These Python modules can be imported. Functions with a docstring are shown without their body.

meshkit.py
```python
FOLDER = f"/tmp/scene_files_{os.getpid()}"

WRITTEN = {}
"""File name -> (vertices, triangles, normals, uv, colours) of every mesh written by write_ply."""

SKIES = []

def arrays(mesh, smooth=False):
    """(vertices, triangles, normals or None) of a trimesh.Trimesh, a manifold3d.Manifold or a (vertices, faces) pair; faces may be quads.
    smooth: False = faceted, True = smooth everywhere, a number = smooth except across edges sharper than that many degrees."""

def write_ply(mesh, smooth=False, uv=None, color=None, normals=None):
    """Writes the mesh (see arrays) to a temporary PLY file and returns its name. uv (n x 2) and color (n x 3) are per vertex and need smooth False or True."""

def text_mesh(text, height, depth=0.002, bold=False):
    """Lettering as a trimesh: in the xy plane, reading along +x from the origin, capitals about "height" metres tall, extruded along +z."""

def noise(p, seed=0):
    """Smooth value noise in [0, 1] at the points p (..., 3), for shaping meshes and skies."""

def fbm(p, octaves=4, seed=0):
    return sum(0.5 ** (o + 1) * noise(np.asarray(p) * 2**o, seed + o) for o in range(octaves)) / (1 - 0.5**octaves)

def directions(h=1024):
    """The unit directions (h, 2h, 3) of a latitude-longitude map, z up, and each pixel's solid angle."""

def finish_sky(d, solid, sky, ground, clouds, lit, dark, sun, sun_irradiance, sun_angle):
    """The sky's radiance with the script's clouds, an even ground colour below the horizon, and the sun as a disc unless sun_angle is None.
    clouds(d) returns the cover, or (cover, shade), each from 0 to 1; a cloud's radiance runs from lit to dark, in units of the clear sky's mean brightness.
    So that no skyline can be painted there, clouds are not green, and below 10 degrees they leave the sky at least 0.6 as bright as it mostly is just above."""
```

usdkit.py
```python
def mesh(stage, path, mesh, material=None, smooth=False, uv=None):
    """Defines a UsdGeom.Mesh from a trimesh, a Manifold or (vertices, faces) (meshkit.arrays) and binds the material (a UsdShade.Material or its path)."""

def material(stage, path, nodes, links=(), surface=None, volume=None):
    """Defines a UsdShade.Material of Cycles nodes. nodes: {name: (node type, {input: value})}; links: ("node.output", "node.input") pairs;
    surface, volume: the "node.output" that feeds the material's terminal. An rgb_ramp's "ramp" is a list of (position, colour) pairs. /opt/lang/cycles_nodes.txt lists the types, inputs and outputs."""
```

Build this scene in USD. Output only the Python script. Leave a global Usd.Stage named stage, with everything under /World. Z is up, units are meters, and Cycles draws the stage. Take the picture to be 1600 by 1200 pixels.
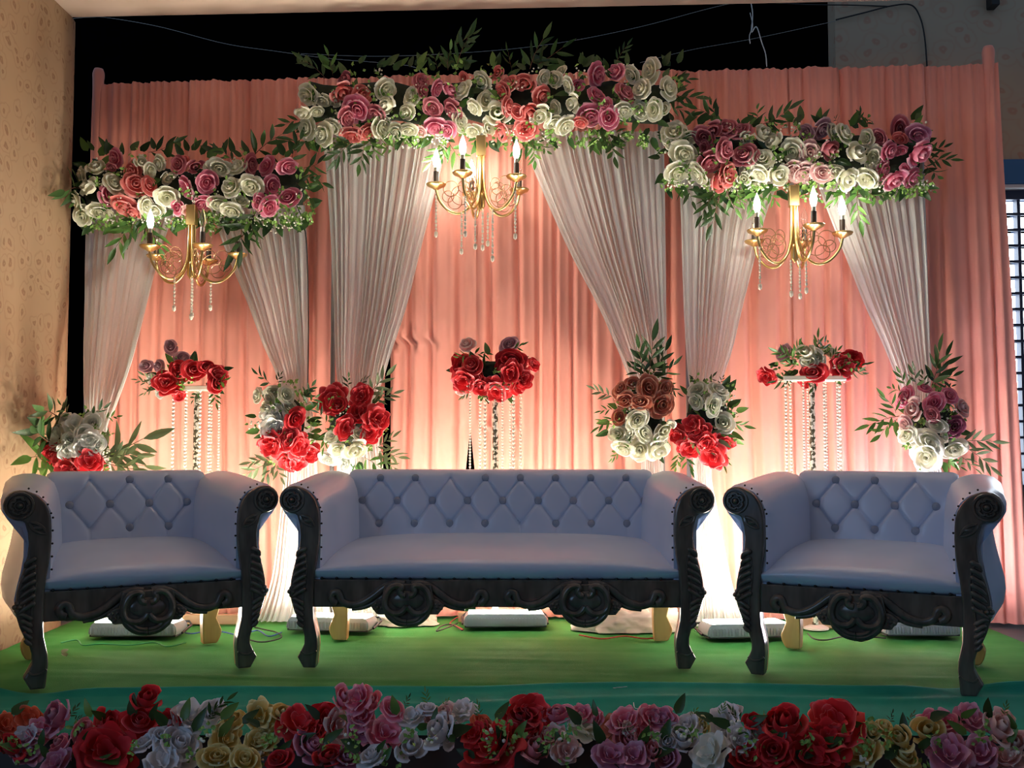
import math, random
import numpy as np
import trimesh, mapbox_earcut, usdkit, meshkit
from shapely.geometry import Polygon, Point
from shapely.ops import unary_union
from pxr import Usd, UsdGeom, UsdLux, UsdShade, Gf, Sdf, Vt

stage = Usd.Stage.CreateInMemory()
UsdGeom.SetStageUpAxis(stage, 'Z')
UsdGeom.SetStageMetersPerUnit(stage, 1.0)
WORLD = UsdGeom.Xform.Define(stage, '/World')
stage.SetDefaultPrim(WORLD.GetPrim())
rnd = random.Random(7)
nrg = np.random.default_rng(11)

# ------------------------------------------------------------------ camera, sky, exposure
CAM_Z, F = 0.95, 1600.0                      # metres, focal length in pixels of the 1600 x 1200 frame
TILT = math.atan(90.0 / F)
cam = UsdGeom.Camera.Define(stage, '/World/camera')
cam.CreateHorizontalApertureAttr(36.0)
cam.CreateVerticalApertureAttr(27.0)
cam.CreateFocalLengthAttr(36.0 * F / 1600.0)
cam.CreateClippingRangeAttr(Gf.Vec2f(0.05, 200.0))
cam.AddTranslateOp().Set(Gf.Vec3d(0, 0, CAM_Z))
cam.AddRotateXOp().Set(90.0 + math.degrees(TILT))
cam.CreateExposureAttr(0.12)
sky = UsdLux.DomeLight.Define(stage, '/World/hall_daylight')       # dim cool daylight that reaches the hall from its open right side
sky.CreateColorAttr(Gf.Vec3f(0.48, 0.68, 1.0))
sky.CreateIntensityAttr(0.085)
door = UsdLux.RectLight.Define(stage, '/World/left_door_daylight')     # open door in the left wall, nearer than the camera sees
door.CreateWidthAttr(1.5); door.CreateHeightAttr(2.0)
door.CreateColorAttr(Gf.Vec3f(0.36, 0.62, 1.0)); door.CreateIntensityAttr(3.2)
door.AddTranslateOp().Set(Gf.Vec3d(-2.33, 0.9, 1.5)); door.AddRotateYOp().Set(-90.0)

FWD = np.array([0, math.cos(TILT), math.sin(TILT)])
UPV = np.array([0, -math.sin(TILT), math.cos(TILT)])
EYE = np.array([0, 0, CAM_Z])

def ray(px, py):
    return FWD + (px - 800.0) / F * np.array([1.0, 0, 0]) + (600.0 - py) / F * UPV

ALPHA = math.atan2(5.75 - 5.46, 2.57 + 2.361)    # the backdrop stands a little askew: its right end is nearer
BO = np.array([-2.361, 5.75, 0.0])
BE = np.array([math.cos(ALPHA), -math.sin(ALPHA), 0.0])   # along the backdrop, left to right
BN = np.array([-math.sin(ALPHA), -math.cos(ALPHA), 0.0])  # from the backdrop towards the room
BZ = np.array([0, 0, 1.0])
BROT = -math.degrees(ALPHA)

def bp(px, py, off=0.0):
    """world point seen at a pixel, on the plane that stands off metres in front of the backdrop"""
    d = ray(px, py)
    t = np.dot(BO + BN * off - EYE, BN) / np.dot(d, BN)
    return EYE + d * t

def bs(px, py, off=0.0):
    """(s, z) along the backdrop"""
    p = bp(px, py, off) - BO
    return float(np.dot(p, BE)), float(p[2])

def bw(s, off, z):
    return BO + BE * s + BN * off + BZ * z

def fl(px, py, z=0.0):
    d = ray(px, py)
    return EYE + d * ((z - CAM_Z) / d[2])

def yp(px, py, Y):
    d = ray(px, py)
    return EYE + d * (Y / d[1])

# ------------------------------------------------------------------ scene helpers
COUNT = {}
def numbered(parent, name):
    k = COUNT.get((parent, name), 0)
    COUNT[(parent, name)] = k + 1
    return f'{parent}/{name}' if k == 0 else f'{parent}/{name}_{k:03d}'

ORIGIN = {}
def meta(prim, label=None, cat=None, group=None, kind=None):
    for k, v in (('label', label), ('category', cat), ('group', group), ('kind', kind)):
        if v:
            prim.SetCustomDataByKey(k, v)

def thing(name, label, cat, loc=(0, 0, 0), rotz=0.0, group=None, kind=None):
    path = numbered('/World', name)
    x = UsdGeom.Xform.Define(stage, path)
    x.AddTranslateOp().Set(Gf.Vec3d(*map(float, loc)))
    if rotz:
        x.AddRotateZOp().Set(float(rotz))
    meta(x.GetPrim(), label, cat, group, kind)
    a = math.radians(rotz)
    M = np.eye(4); M[:2, :2] = [[math.cos(a), -math.sin(a)], [math.sin(a), math.cos(a)]]; M[:3, 3] = loc
    ORIGIN[path] = np.linalg.inv(M)
    return path

def arr(mesh):
    v, f, _ = meshkit.arrays(mesh)
    return np.asarray(v, float), np.asarray(f, int)

def part(parent, name, mesh, mat, smooth=40, label=None, kind=None, local=False, uv=None):
    """one mesh of a thing; world coordinates unless local"""
    v, f = arr(mesh)
    if not local and parent in ORIGIN:
        M = ORIGIN[parent]
        v = v @ M[:3, :3].T + M[:3, 3]
    path = numbered(parent, name)
    m = usdkit.mesh(stage, path, (v, f), mat, smooth=smooth, uv=uv)
    meta(m.GetPrim(), label, None, None, kind)
    return path

def struct(name, mesh, mat, smooth=False, label=None, parent='/World', cat=None):
    path = part(parent, name, mesh, mat, smooth)
    if parent == '/World':
        meta(stage.GetPrimAtPath(path), label, cat, None, 'structure')
    return path

def single(name, label, cat, mesh, mat, smooth=40, group=None, kind=None):
    path = part('/World', name, mesh, mat, smooth)
    meta(stage.GetPrimAtPath(path), label, cat, group, kind)
    return path

def xf4(prim, M):
    G = Gf.Matrix4d(*[float(M[j, i]) for i in range(4) for j in range(4)])
    prim.AddTransformOp().Set(G)

CLS = '/World/forms'
stage.CreateClassPrim(CLS)
def form(name):
    path = f'{CLS}/{name}'
    UsdGeom.Xform.Define(stage, path)
    return path

def place(parent, name, cls, M, label=None, local=False):
    """a part that is a copy of a form with its sub-parts"""
    if not local and parent in ORIGIN:
        M = ORIGIN[parent] @ M
    path = numbered(parent, name)
    x = UsdGeom.Xform.Define(stage, path)
    xf4(x, M)
    x.GetPrim().GetReferences().AddInternalReference(cls)
    x.GetPrim().SetInstanceable(True)
    meta(x.GetPrim(), label)
    return path

# ------------------------------------------------------------------ mesh helpers
def join(ms):
    vs, fs, n = [], [], 0
    for m in ms:
        v, f = arr(m)
        vs.append(v); fs.append(f + n); n += len(v)
    return np.vstack(vs), np.vstack(fs)

def move(mesh, t=(0, 0, 0), R=None, s=1.0):
    v, f = arr(mesh)
    v = v * s
    if R is not None:
        v = v @ np.asarray(R).T
    return v + np.asarray(t, float), f

def box(x0, x1, y0, y1, z0, z1, c=0.0):
    """box with chamfered edges"""
    if c <= 0:
        m = trimesh.creation.box([x1 - x0, y1 - y0, z1 - z0]); m.apply_translation([(x0 + x1) / 2, (y0 + y1) / 2, (z0 + z1) / 2]); return arr(m)
    pts = []
    for a in (0, 1):
        for b in (0, 1):
            for d in (0, 1):
                X, Y, Z = (x0, x1)[a], (y0, y1)[b], (z0, z1)[d]
                sx, sy, sz = (1, -1)[a] * c, (1, -1)[b] * c, (1, -1)[d] * c
                pts += [[X + sx, Y + sy, Z], [X + sx, Y, Z + sz], [X, Y + sy, Z + sz]]
    h = trimesh.convex.convex_hull(np.array(pts))
    return arr(h)

def bbox(s0, s1, o0, o1, z0, z1, c=0.0):
    """box in backdrop coordinates"""
    v, f = box(s0, s1, o0, o1, z0, z1, c)
    return BO + v[:, :1] * BE + v[:, 1:2] * BN + v[:, 2:] * BZ, f[:, ::-1]

def spl(pts, n):
    """Catmull-Rom through the points"""
    P = np.asarray(pts, float)
    P = np.vstack([2 * P[0] - P[1], P, 2 * P[-1] - P[-2]])
    t = np.linspace(0, len(P) - 3 - 1e-9, n)
    i = t.astype(int); u = (t - i)[:, None]
    a, b, c, d = P[i], P[i + 1], P[i + 2], P[i + 3]
    return 0.5 * (2 * b + (c - a) * u + (2 * a - 5 * b + 4 * c - d) * u**2 + (3 * b - a - 3 * c + d) * u**3)

def tube(pts, r, sides=8, closed=False, cap=True):
    p = np.asarray(pts, float); n = len(p)
    r = np.broadcast_to(np.asarray(r, float), (n,))
    t = np.roll(p, -1, 0) - np.roll(p, 1, 0) if closed else np.gradient(p, axis=0)
    t /= np.linalg.norm(t, axis=1, keepdims=True) + 1e-12
    a = np.array([0, 0, 1.0]) if abs(t[0][2]) < 0.9 else np.array([1.0, 0, 0])
    A = np.zeros_like(p)
    for i in range(n):
        a = a - t[i] * np.dot(a, t[i]); a /= np.linalg.norm(a) + 1e-12
        A[i] = a
    B = np.cross(t, A)
    th = np.arange(sides) * 2 * np.pi / sides
    v = (p[:, None] + r[:, None, None] * (np.cos(th)[None, :, None] * A[:, None] + np.sin(th)[None, :, None] * B[:, None])).reshape(-1, 3)
    q = []
    for i in range(n if closed else n - 1):
        k = (i + 1) % n
        for j in range(sides):
            l = (j + 1) % sides
            q.append([i * sides + j, i * sides + l, k * sides + l]); q.append([i * sides + j, k * sides + l, k * sides + j])
    if cap and not closed:
        c0, c1 = len(v), len(v) + 1
        v = np.vstack([v, p[0] - t[0] * r[0] * 0.3, p[-1] + t[-1] * r[-1] * 0.3])
        for j in range(sides):
            l = (j + 1) % sides
            q.append([c0, l, j]); q.append([c1, (n - 1) * sides + j, (n - 1) * sides + l])
    return v, np.array(q)

def lathe(profile, n=20, axis=(0, 0, 0)):
    """profile of (r, z) turned about z"""
    p = np.asarray(profile, float); k = len(p)
    th = np.arange(n) * 2 * np.pi / n
    v = np.stack([p[None, :, 0] * np.cos(th)[:, None], p[None, :, 0] * np.sin(th)[:, None], np.broadcast_to(p[None, :, 1], (n, k))], -1).reshape(-1, 3) + np.asarray(axis, float)
    f = []
    for i in range(n):
        j = (i + 1) % n
        for a in range(k - 1):
            f.append([i * k + a, j * k + a, j * k + a + 1]); f.append([i * k + a, j * k + a + 1, i * k + a + 1])
    return v, np.array(f)

def grid(P):
    """quads over a (rows, columns, 3) array"""
    r, c = P.shape[:2]
    i, j = np.meshgrid(np.arange(r - 1), np.arange(c - 1), indexing='ij')
    a = (i * c + j).ravel()
    q = np.stack([a, a + 1, a + c + 1, a + c], -1)
    return P.reshape(-1, 3), np.vstack([q[:, [0, 1, 2]], q[:, [0, 2, 3]]])

def resample(poly, step):
    p = np.asarray(poly, float); p = np.vstack([p, p[:1]])
    d = np.r_[0, np.cumsum(np.linalg.norm(np.diff(p, axis=0), axis=1))]
    n = max(8, int(d[-1] / step))
    s = np.linspace(0, d[-1], n, endpoint=False)
    return np.stack([np.interp(s, d, p[:, 0]), np.interp(s, d, p[:, 1])], 1)

def slab(poly, y0, y1, c=0.006, step=0.012, round_=True):
    """an outline in x, z given a thickness from y0 (front) to y1 with rounded front and back edges"""
    g = Polygon(poly).buffer(0)
    if g.geom_type != 'Polygon':
        g = max(g.geoms, key=lambda q: q.area)
    out = resample(np.array(g.exterior.coords)[:-1], step)
    if Polygon(out).exterior.is_ccw is False:
        out = out[::-1]
    t = np.roll(out, -1, 0) - np.roll(out, 1, 0)
    t /= np.linalg.norm(t, axis=1, keepdims=True) + 1e-12
    nrm = np.stack([t[:, 1], -t[:, 0]], 1)
    rings = [(c, y0), (0.3 * c, y0 + 0.3 * c), (0, y0 + c), (0, y1 - c), (c, y1)]
    n = len(out); v = []
    for ins, y in rings:
        q = out - nrm * ins
        v.append(np.stack([q[:, 0], np.full(n, y), q[:, 1]], 1))
    f = []
    for k in range(len(rings) - 1):
        for i in range(n):
            j = (i + 1) % n
            f.append([k * n + i, k * n + j, (k + 1) * n + j]); f.append([k * n + i, (k + 1) * n + j, (k + 1) * n + i])
    tri = np.asarray(mapbox_earcut.triangulate_float64((out - nrm * c).astype(np.float64), np.array([n], np.uint32))).reshape(-1, 3).astype(int)
    a = out[tri[:, 1]] - out[tri[:, 0]]; b = out[tri[:, 2]] - out[tri[:, 0]]
    flip = (a[:, 0] * b[:, 1] - a[:, 1] * b[:, 0]) < 0
    tri[flip] = tri[flip][:, ::-1]
    f = np.vstack([np.array(f), tri, tri[:, ::-1] + (len(rings) - 1) * n])
    return np.vstack(v), f

def circle(cx, cz, r, n=28):
    th = np.arange(n) * 2 * np.pi / n
    return [(cx + r * math.cos(a), cz + r * math.sin(a)) for a in th]

def dome(c, rx, rz, h, n=18, k=5):
    """a low boss on the x-z plane bulging towards -y"""
    prof = [(math.sin(a), math.cos(a)) for a in np.linspace(0.02, math.pi / 2, k)]
    v, f = lathe(prof[::-1], n)
    return np.stack([c[0] + v[:, 0] * rx, c[1] - v[:, 2] * h, c[2] + v[:, 1] * rz], 1), f

def frame(z, spin=0.0, hint=(0, 0, 1)):
    """rotation whose third column is z"""
    z = np.asarray(z, float); z = z / np.linalg.norm(z)
    h = np.asarray(hint, float)
    if abs(np.dot(h, z)) > 0.97:
        h = np.array([0, 1.0, 0])
    x = np.cross(h, z); x /= np.linalg.norm(x); y = np.cross(z, x)
    c, s = math.cos(spin), math.sin(spin)
    return np.stack([x * c + y * s, -x * s + y * c, z], 1)

def M4(R, t, s=1.0):
    M = np.eye(4); M[:3, :3] = np.asarray(R) * s; M[:3, 3] = t
    return M
# ------------------------------------------------------------------ materials
L = '/World/Looks'
UsdGeom.Scope.Define(stage, L)
MAT = {}
def simple(name, col, rough=0.5, **kw):
    MAT[name] = usdkit.material(stage, f'{L}/{name}', {'p': ('principled_bsdf', {'base_color': col, 'roughness': rough, **kw})}, [], surface='p.BSDF')
    return MAT[name]

def noisy(name, c1, c2, scale, rough=0.5, bump=0.0, bscale=None, detail=3, stretch=(1, 1, 1), **kw):
    nodes = {'g': ('texture_coordinate', {}), 'm': ('mapping', {'scale': stretch}), 'n': ('noise_texture', {'scale': scale, 'detail': detail}),
             'r': ('rgb_ramp', {'ramp': [(0.3, c1), (0.7, c2)]}), 'p': ('principled_bsdf', {'roughness': rough, **kw})}
    links = [('g.object', 'm.vector'), ('m.vector', 'n.vector'), ('n.fac', 'r.fac'), ('r.color', 'p.base_color')]
    if bump:
        nodes['b'] = ('bump', {'strength': bump, 'distance': 0.004})
        nodes['n2'] = ('noise_texture', {'scale': bscale or scale * 3, 'detail': 3})
        links += [('m.vector', 'n2.vector'), ('n2.fac', 'b.height'), ('b.normal', 'p.normal')]
    MAT[name] = usdkit.material(stage, f'{L}/{name}', nodes, links, surface='p.BSDF')
    return MAT[name]

def petal_mat(name, inner, outer, at=0.68, trans=0.25, rim=True):
    """a silk petal: the dye runs from the heart (v = 0) to the rim (v = 1)"""
    MAT[name] = usdkit.material(stage, f'{L}/{name}', {
        'uv': ('uvmap', {'attribute': 'st'}), 's': ('separate_xyz', {}),
        'r': ('rgb_ramp', {'ramp': [(0.0, inner), (at, tuple(0.5 * (a + b) for a, b in zip(inner, outer))), (0.9, outer), (1.0, tuple(min(0.9, 0.78 * a + 0.20) for a in outer) if rim else outer)]}),
        'p': ('principled_bsdf', {'roughness': 0.62, 'sheen_weight': 0.15}), 't': ('translucent_bsdf', {}), 'x': ('mix_closure', {'fac': trans})},
        [('uv.UV', 's.vector'), ('s.y', 'r.fac'), ('r.color', 'p.base_color'), ('r.color', 't.color'), ('p.BSDF', 'x.closure1'), ('t.BSDF', 'x.closure2')], surface='x.closure')

def leaf_mat(name, c1, c2, rough=0.42):
    MAT[name] = usdkit.material(stage, f'{L}/{name}', {
        'o': ('object_info', {}), 'r': ('rgb_ramp', {'ramp': [(0.0, c1), (1.0, c2)]}),
        'p': ('principled_bsdf', {'roughness': rough}), 't': ('translucent_bsdf', {}), 'x': ('mix_closure', {'fac': 0.25})},
        [('o.random', 'r.fac'), ('r.color', 'p.base_color'), ('r.color', 't.color'), ('p.BSDF', 'x.closure1'), ('t.BSDF', 'x.closure2')], surface='x.closure')

petal_mat('petal_cream', (0.70, 0.70, 0.48), (0.86, 0.84, 0.72))
petal_mat('petal_white', (0.74, 0.76, 0.66), (0.86, 0.86, 0.82))
petal_mat('petal_pink', (0.72, 0.10, 0.22), (0.80, 0.38, 0.45))
petal_mat('petal_coral', (0.74, 0.12, 0.11), (0.82, 0.32, 0.28))
petal_mat('petal_dusty', (0.50, 0.09, 0.13), (0.66, 0.25, 0.28))
petal_mat('petal_blush', (0.70, 0.34, 0.34), (0.82, 0.64, 0.58))
petal_mat('petal_mauve', (0.42, 0.20, 0.26), (0.62, 0.42, 0.46))
petal_mat('petal_plum', (0.20, 0.03, 0.07), (0.34, 0.08, 0.14))
petal_mat('petal_copper', (0.55, 0.10, 0.06), (0.72, 0.36, 0.22))
petal_mat('petal_red', (0.42, 0.004, 0.008), (0.72, 0.015, 0.025), at=0.6, trans=0.18, rim=False)
petal_mat('petal_rim_red', (0.60, 0.006, 0.012), (0.80, 0.05, 0.06), at=0.8, trans=0.2)
petal_mat('petal_yellow', (0.66, 0.44, 0.08), (0.76, 0.70, 0.34))
petal_mat('petal_orange', (0.62, 0.08, 0.02), (0.80, 0.17, 0.07))
petal_mat('petal_lilac', (0.52, 0.12, 0.24), (0.68, 0.34, 0.46))
petal_mat('petal_ice', (0.66, 0.64, 0.62), (0.80, 0.80, 0.86))
leaf_mat('leaf_dark', (0.016, 0.046, 0.010), (0.050, 0.120, 0.026))
leaf_mat('leaf_mid', (0.045, 0.13, 0.020), (0.13, 0.27, 0.05))
leaf_mat('leaf_pale', (0.12, 0.18, 0.08), (0.20, 0.27, 0.12))
simple('sprig_green', (0.22, 0.40, 0.08), 0.5)
simple('sprig_white', (0.80, 0.80, 0.66), 0.6)
simple('stem_brown', (0.13, 0.05, 0.025), 0.6)
simple('stem_green', (0.06, 0.10, 0.03), 0.6)
noisy('foam_dark', (0.006, 0.012, 0.005), (0.018, 0.03, 0.012), 30, 0.9)

noisy('curtain_pink', (0.84, 0.335, 0.255), (0.88, 0.365, 0.280), 4, 0.75, bump=0.05, bscale=160, sheen_weight=0.2)
MAT['sheer'] = usdkit.material(stage, f'{L}/sheer', {
    'p': ('principled_bsdf', {'base_color': (0.86, 0.88, 0.84), 'roughness': 0.7, 'sheen_weight': 0.2}),
    't': ('translucent_bsdf', {'color': (0.84, 0.85, 0.81)}), 'x': ('mix_closure', {'fac': 0.32}),
    'c': ('transparent_bsdf', {}), 'y': ('mix_closure', {'fac': 0.13})},
    [('p.BSDF', 'x.closure1'), ('t.BSDF', 'x.closure2'), ('x.closure', 'y.closure1'), ('c.BSDF', 'y.closure2')], surface='y.closure')
noisy('heap_cloth', (0.72, 0.55, 0.42), (0.78, 0.64, 0.50), 6, 0.8)

def wallpaper(name, base, base2, motif, scale, strength):
    MAT[name] = usdkit.material(stage, f'{L}/{name}', {
        'g': ('texture_coordinate', {}), 'sx': ('separate_xyz', {}), 'ad': ('math', {'math_type': 'add'}), 'm': ('combine_xyz', {}),
        'w': ('noise_texture', {'scale': scale * 0.9, 'detail': 3}), 'wm': ('vector_math', {'math_type': 'multiply_add', 'vector2': (0.10, 0.10, 0.10)}),
        'v': ('voronoi_texture', {'scale': scale, 'feature': 'f1', 'randomness': 0.8, 'dimensions': '2D'}),
        'q': ('math', {'math_type': 'multiply', 'value2': 19.0}), 'sn': ('math', {'math_type': 'sine'}),
        'k': ('map_range', {'from_min': 0.24, 'from_max': 0.46, 'to_min': 1.0, 'to_max': 0.0, 'clamp': True}),
        'k2': ('map_range', {'from_min': -0.1, 'from_max': 0.9, 'to_min': 0.0, 'to_max': 1.0, 'clamp': True}),
        'mu': ('math', {'math_type': 'multiply'}), 'mu2': ('math', {'math_type': 'multiply', 'value2': strength}),
        'n': ('noise_texture', {'scale': 2.5, 'detail': 4}), 'b': ('mix_color', {'a': base, 'b': base2}),
        'c': ('mix_color', {'b': motif}), 'p': ('principled_bsdf', {'roughness': 0.7})},
        [('g.object', 'sx.vector'), ('sx.x', 'ad.value1'), ('sx.y', 'ad.value2'), ('ad.value', 'm.x'), ('sx.z', 'm.y'), ('m.vector', 'w.vector'), ('w.color', 'wm.vector1'), ('m.vector', 'wm.vector3'), ('wm.vector', 'v.vector'),
         ('v.distance', 'k.value'), ('v.distance', 'q.value1'), ('q.value', 'sn.value1'), ('sn.value', 'k2.value'), ('k.result', 'mu.value1'), ('k2.result', 'mu.value2'), ('mu.value', 'mu2.value1'),
         ('m.vector', 'n.vector'), ('n.fac', 'b.fac'), ('b.result', 'c.a'), ('mu2.value', 'c.fac'), ('c.result', 'p.base_color')], surface='p.BSDF')
wallpaper('wallpaper_tan', (0.31, 0.195, 0.105), (0.37, 0.245, 0.14), (0.17, 0.07, 0.03), 9.5, 0.62)
wallpaper('wallpaper_rose', (0.44, 0.34, 0.23), (0.50, 0.40, 0.28), (0.46, 0.19, 0.12), 7.0, 0.5)
noisy('ceiling_paint', (0.62, 0.47, 0.36), (0.68, 0.52, 0.42), 3, 0.8)
MAT['void_black'] = usdkit.material(stage, f'{L}/void_black', {'d': ('diffuse_bsdf', {'color': (0.002, 0.0022, 0.002)})}, [], surface='d.BSDF')
simple('blue_paint', (0.02, 0.13, 0.32), 0.5)
simple('white_paint', (0.75, 0.76, 0.76), 0.5)
noisy('maroon_wall', (0.05, 0.018, 0.02), (0.08, 0.028, 0.03), 12, 0.7)
simple('bar_paint', (0.02, 0.035, 0.08), 0.5)
MAT['daylight_pane'] = usdkit.material(stage, f'{L}/daylight_pane', {'e': ('emission', {'color': (0.80, 0.90, 1.0), 'strength': 7.0})}, [], surface='e.emission')

noisy('carpet_green', (0.045, 0.225, 0.045), (0.075, 0.28, 0.065), 5, 0.9, bump=0.2, bscale=220, specular_ior_level=0.12)
noisy('cloth_teal', (0.014, 0.24, 0.17), (0.024, 0.30, 0.215), 4, 0.9, bump=0.15, bscale=200, specular_ior_level=0.12)
noisy('ground_grey', (0.10, 0.10, 0.10), (0.14, 0.14, 0.14), 4, 0.8)
noisy('leatherette', (0.47, 0.59, 0.80), (0.53, 0.64, 0.85), 5, 0.30, bump=0.05, bscale=90, specular_ior_level=0.7)
simple('button_grey', (0.27, 0.32, 0.42), 0.3)
noisy('wood_dark', (0.055, 0.050, 0.044), (0.135, 0.124, 0.106), 22, 0.24, bump=0.08, bscale=60, stretch=(1, 1, 0.3))
noisy('wood_raw', (0.50, 0.27, 0.07), (0.64, 0.39, 0.13), 9, 0.5, stretch=(2, 2, 0.4))
noisy('wood_batten', (0.30, 0.16, 0.08), (0.42, 0.25, 0.13), 8, 0.7, stretch=(0.3, 2, 2))
simple('nail_black', (0.01, 0.01, 0.012), 0.3)
simple('gold', (0.72, 0.50, 0.20), 0.28, metallic=1.0)
simple('gold_wire', (0.55, 0.30, 0.16), 0.35, metallic=1.0)
simple('candle_brown', (0.07, 0.045, 0.03), 0.45)
simple('bulb_glass', (0.95, 0.93, 0.88), 0.05, transmission_weight=0.95, ior=1.3)
simple('bulb_base', (0.75, 0.68, 0.50), 0.3, metallic=0.8)
MAT['bulb_lit'] = usdkit.material(stage, f'{L}/bulb_lit', {'e': ('emission', {'color': (1.0, 0.95, 0.82), 'strength': 100.0})}, [], surface='e.emission')
MAT['flood_glow'] = usdkit.material(stage, f'{L}/flood_glow', {'e': ('emission', {'color': (1.0, 0.90, 0.74), 'strength': 165.0})}, [], surface='e.emission')
MAT['flood_cool'] = usdkit.material(stage, f'{L}/flood_cool', {'e': ('emission', {'color': (0.95, 0.86, 1.0), 'strength': 165.0})}, [], surface='e.emission')
simple('flood_body', (0.28, 0.31, 0.30), 0.45)
simple('flood_dark', (0.03, 0.03, 0.03), 0.5)
simple('crystal', (0.95, 0.90, 0.82), 0.08, transmission_weight=0.55, ior=1.5)
simple('crystal_pearl', (0.80, 0.72, 0.58), 0.22)
MAT['mosaic'] = usdkit.material(stage, f'{L}/mosaic', {
    'g': ('texture_coordinate', {}), 'v': ('voronoi_texture', {'scale': 75.0}), 's': ('separate_color', {}),
    'r': ('rgb_ramp', {'ramp': [(0.0, (0.08, 0.07, 0.04)), (0.30, (0.16, 0.14, 0.09)), (0.36, (0.85, 0.80, 0.62)), (1.0, (0.95, 0.92, 0.80))]}),
    'p': ('principled_bsdf', {'roughness': 0.25, 'metallic': 0.6})},
    [('g.object', 'v.vector'), ('v.color', 's.color'), ('s.r', 'r.fac'), ('r.color', 'p.base_color')], surface='p.BSDF')
simple('plate_ivory', (0.70, 0.64, 0.50), 0.35)
simple('steel_grey', (0.25, 0.25, 0.25), 0.4, metallic=0.7)
simple('wire_grey', (0.30, 0.30, 0.28), 0.6)
simple('wire_white', (0.70, 0.70, 0.68), 0.6)
simple('wire_black', (0.02, 0.02, 0.02), 0.6)
simple('wire_green', (0.05, 0.35, 0.12), 0.5)
simple('wire_blue', (0.02, 0.08, 0.30), 0.5)
simple('wire_red', (0.45, 0.03, 0.02), 0.5)
# ------------------------------------------------------------------ the setting
CEIL = 3.217
DECK = box(-3.2, 3.4, 3.42, 7.6, -0.32, -0.012)
struct('floor', DECK, MAT['ground_grey'], label='stage deck under the green carpet', cat='floor')
struct('ground', box(-6, 6, -4, 3.42, -0.40, -0.32), MAT['ground_grey'], label='hall floor in front of the stage', cat='floor')
WLX = -2.353
wl = [(-2.60, -3.0), (WLX, -3.0), (WLX, 5.36), (WLX - 0.012, 5.43), (WLX - 0.045, 5.47), (-2.60, 5.49)]
v = np.array([[x, y, z] for z in (-0.32, CEIL) for x, y in wl]); n = len(wl)
f = [[i, (i + 1) % n, n + (i + 1) % n] for i in range(n)] + [[i, n + (i + 1) % n, n + i] for i in range(n)]
struct('wall_left', (v, np.array(f)), MAT['wallpaper_tan'], 30, 'tan wallpapered side wall with small brown rose motifs', cat='wall')
e0, e1 = fl(108, 27, CEIL), fl(1300, 3, CEIL)
ed = (e1 - e0) / np.linalg.norm(e1 - e0)
a0, a1 = e0 - ed * 0.6, e0 + ed * 7.0
pts = [(-2.6, -3.0), (a1[0], -3.0), (a1[0], a1[1]), (a0[0], a0[1])]
v = np.array([[x, y, z] for z in (CEIL, CEIL + 0.22) for x, y in pts])
f = np.array([[0, 2, 1], [0, 3, 2], [4, 5, 6], [4, 6, 7]] + [q for i in range(4) for q in ([i, (i + 1) % 4, 4 + (i + 1) % 4], [i, 4 + (i + 1) % 4, 4 + i])])
struct('ceiling', (v, f), MAT['ceiling_paint'], label='beige painted ceiling that ends above the backdrop', cat='ceiling')
struct('wall_back', bbox(-2.0, 9.0, -2.1, -2.0, -0.3, 5.0), MAT['void_black'], label='black wall far behind the backdrop', cat='wall')

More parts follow.
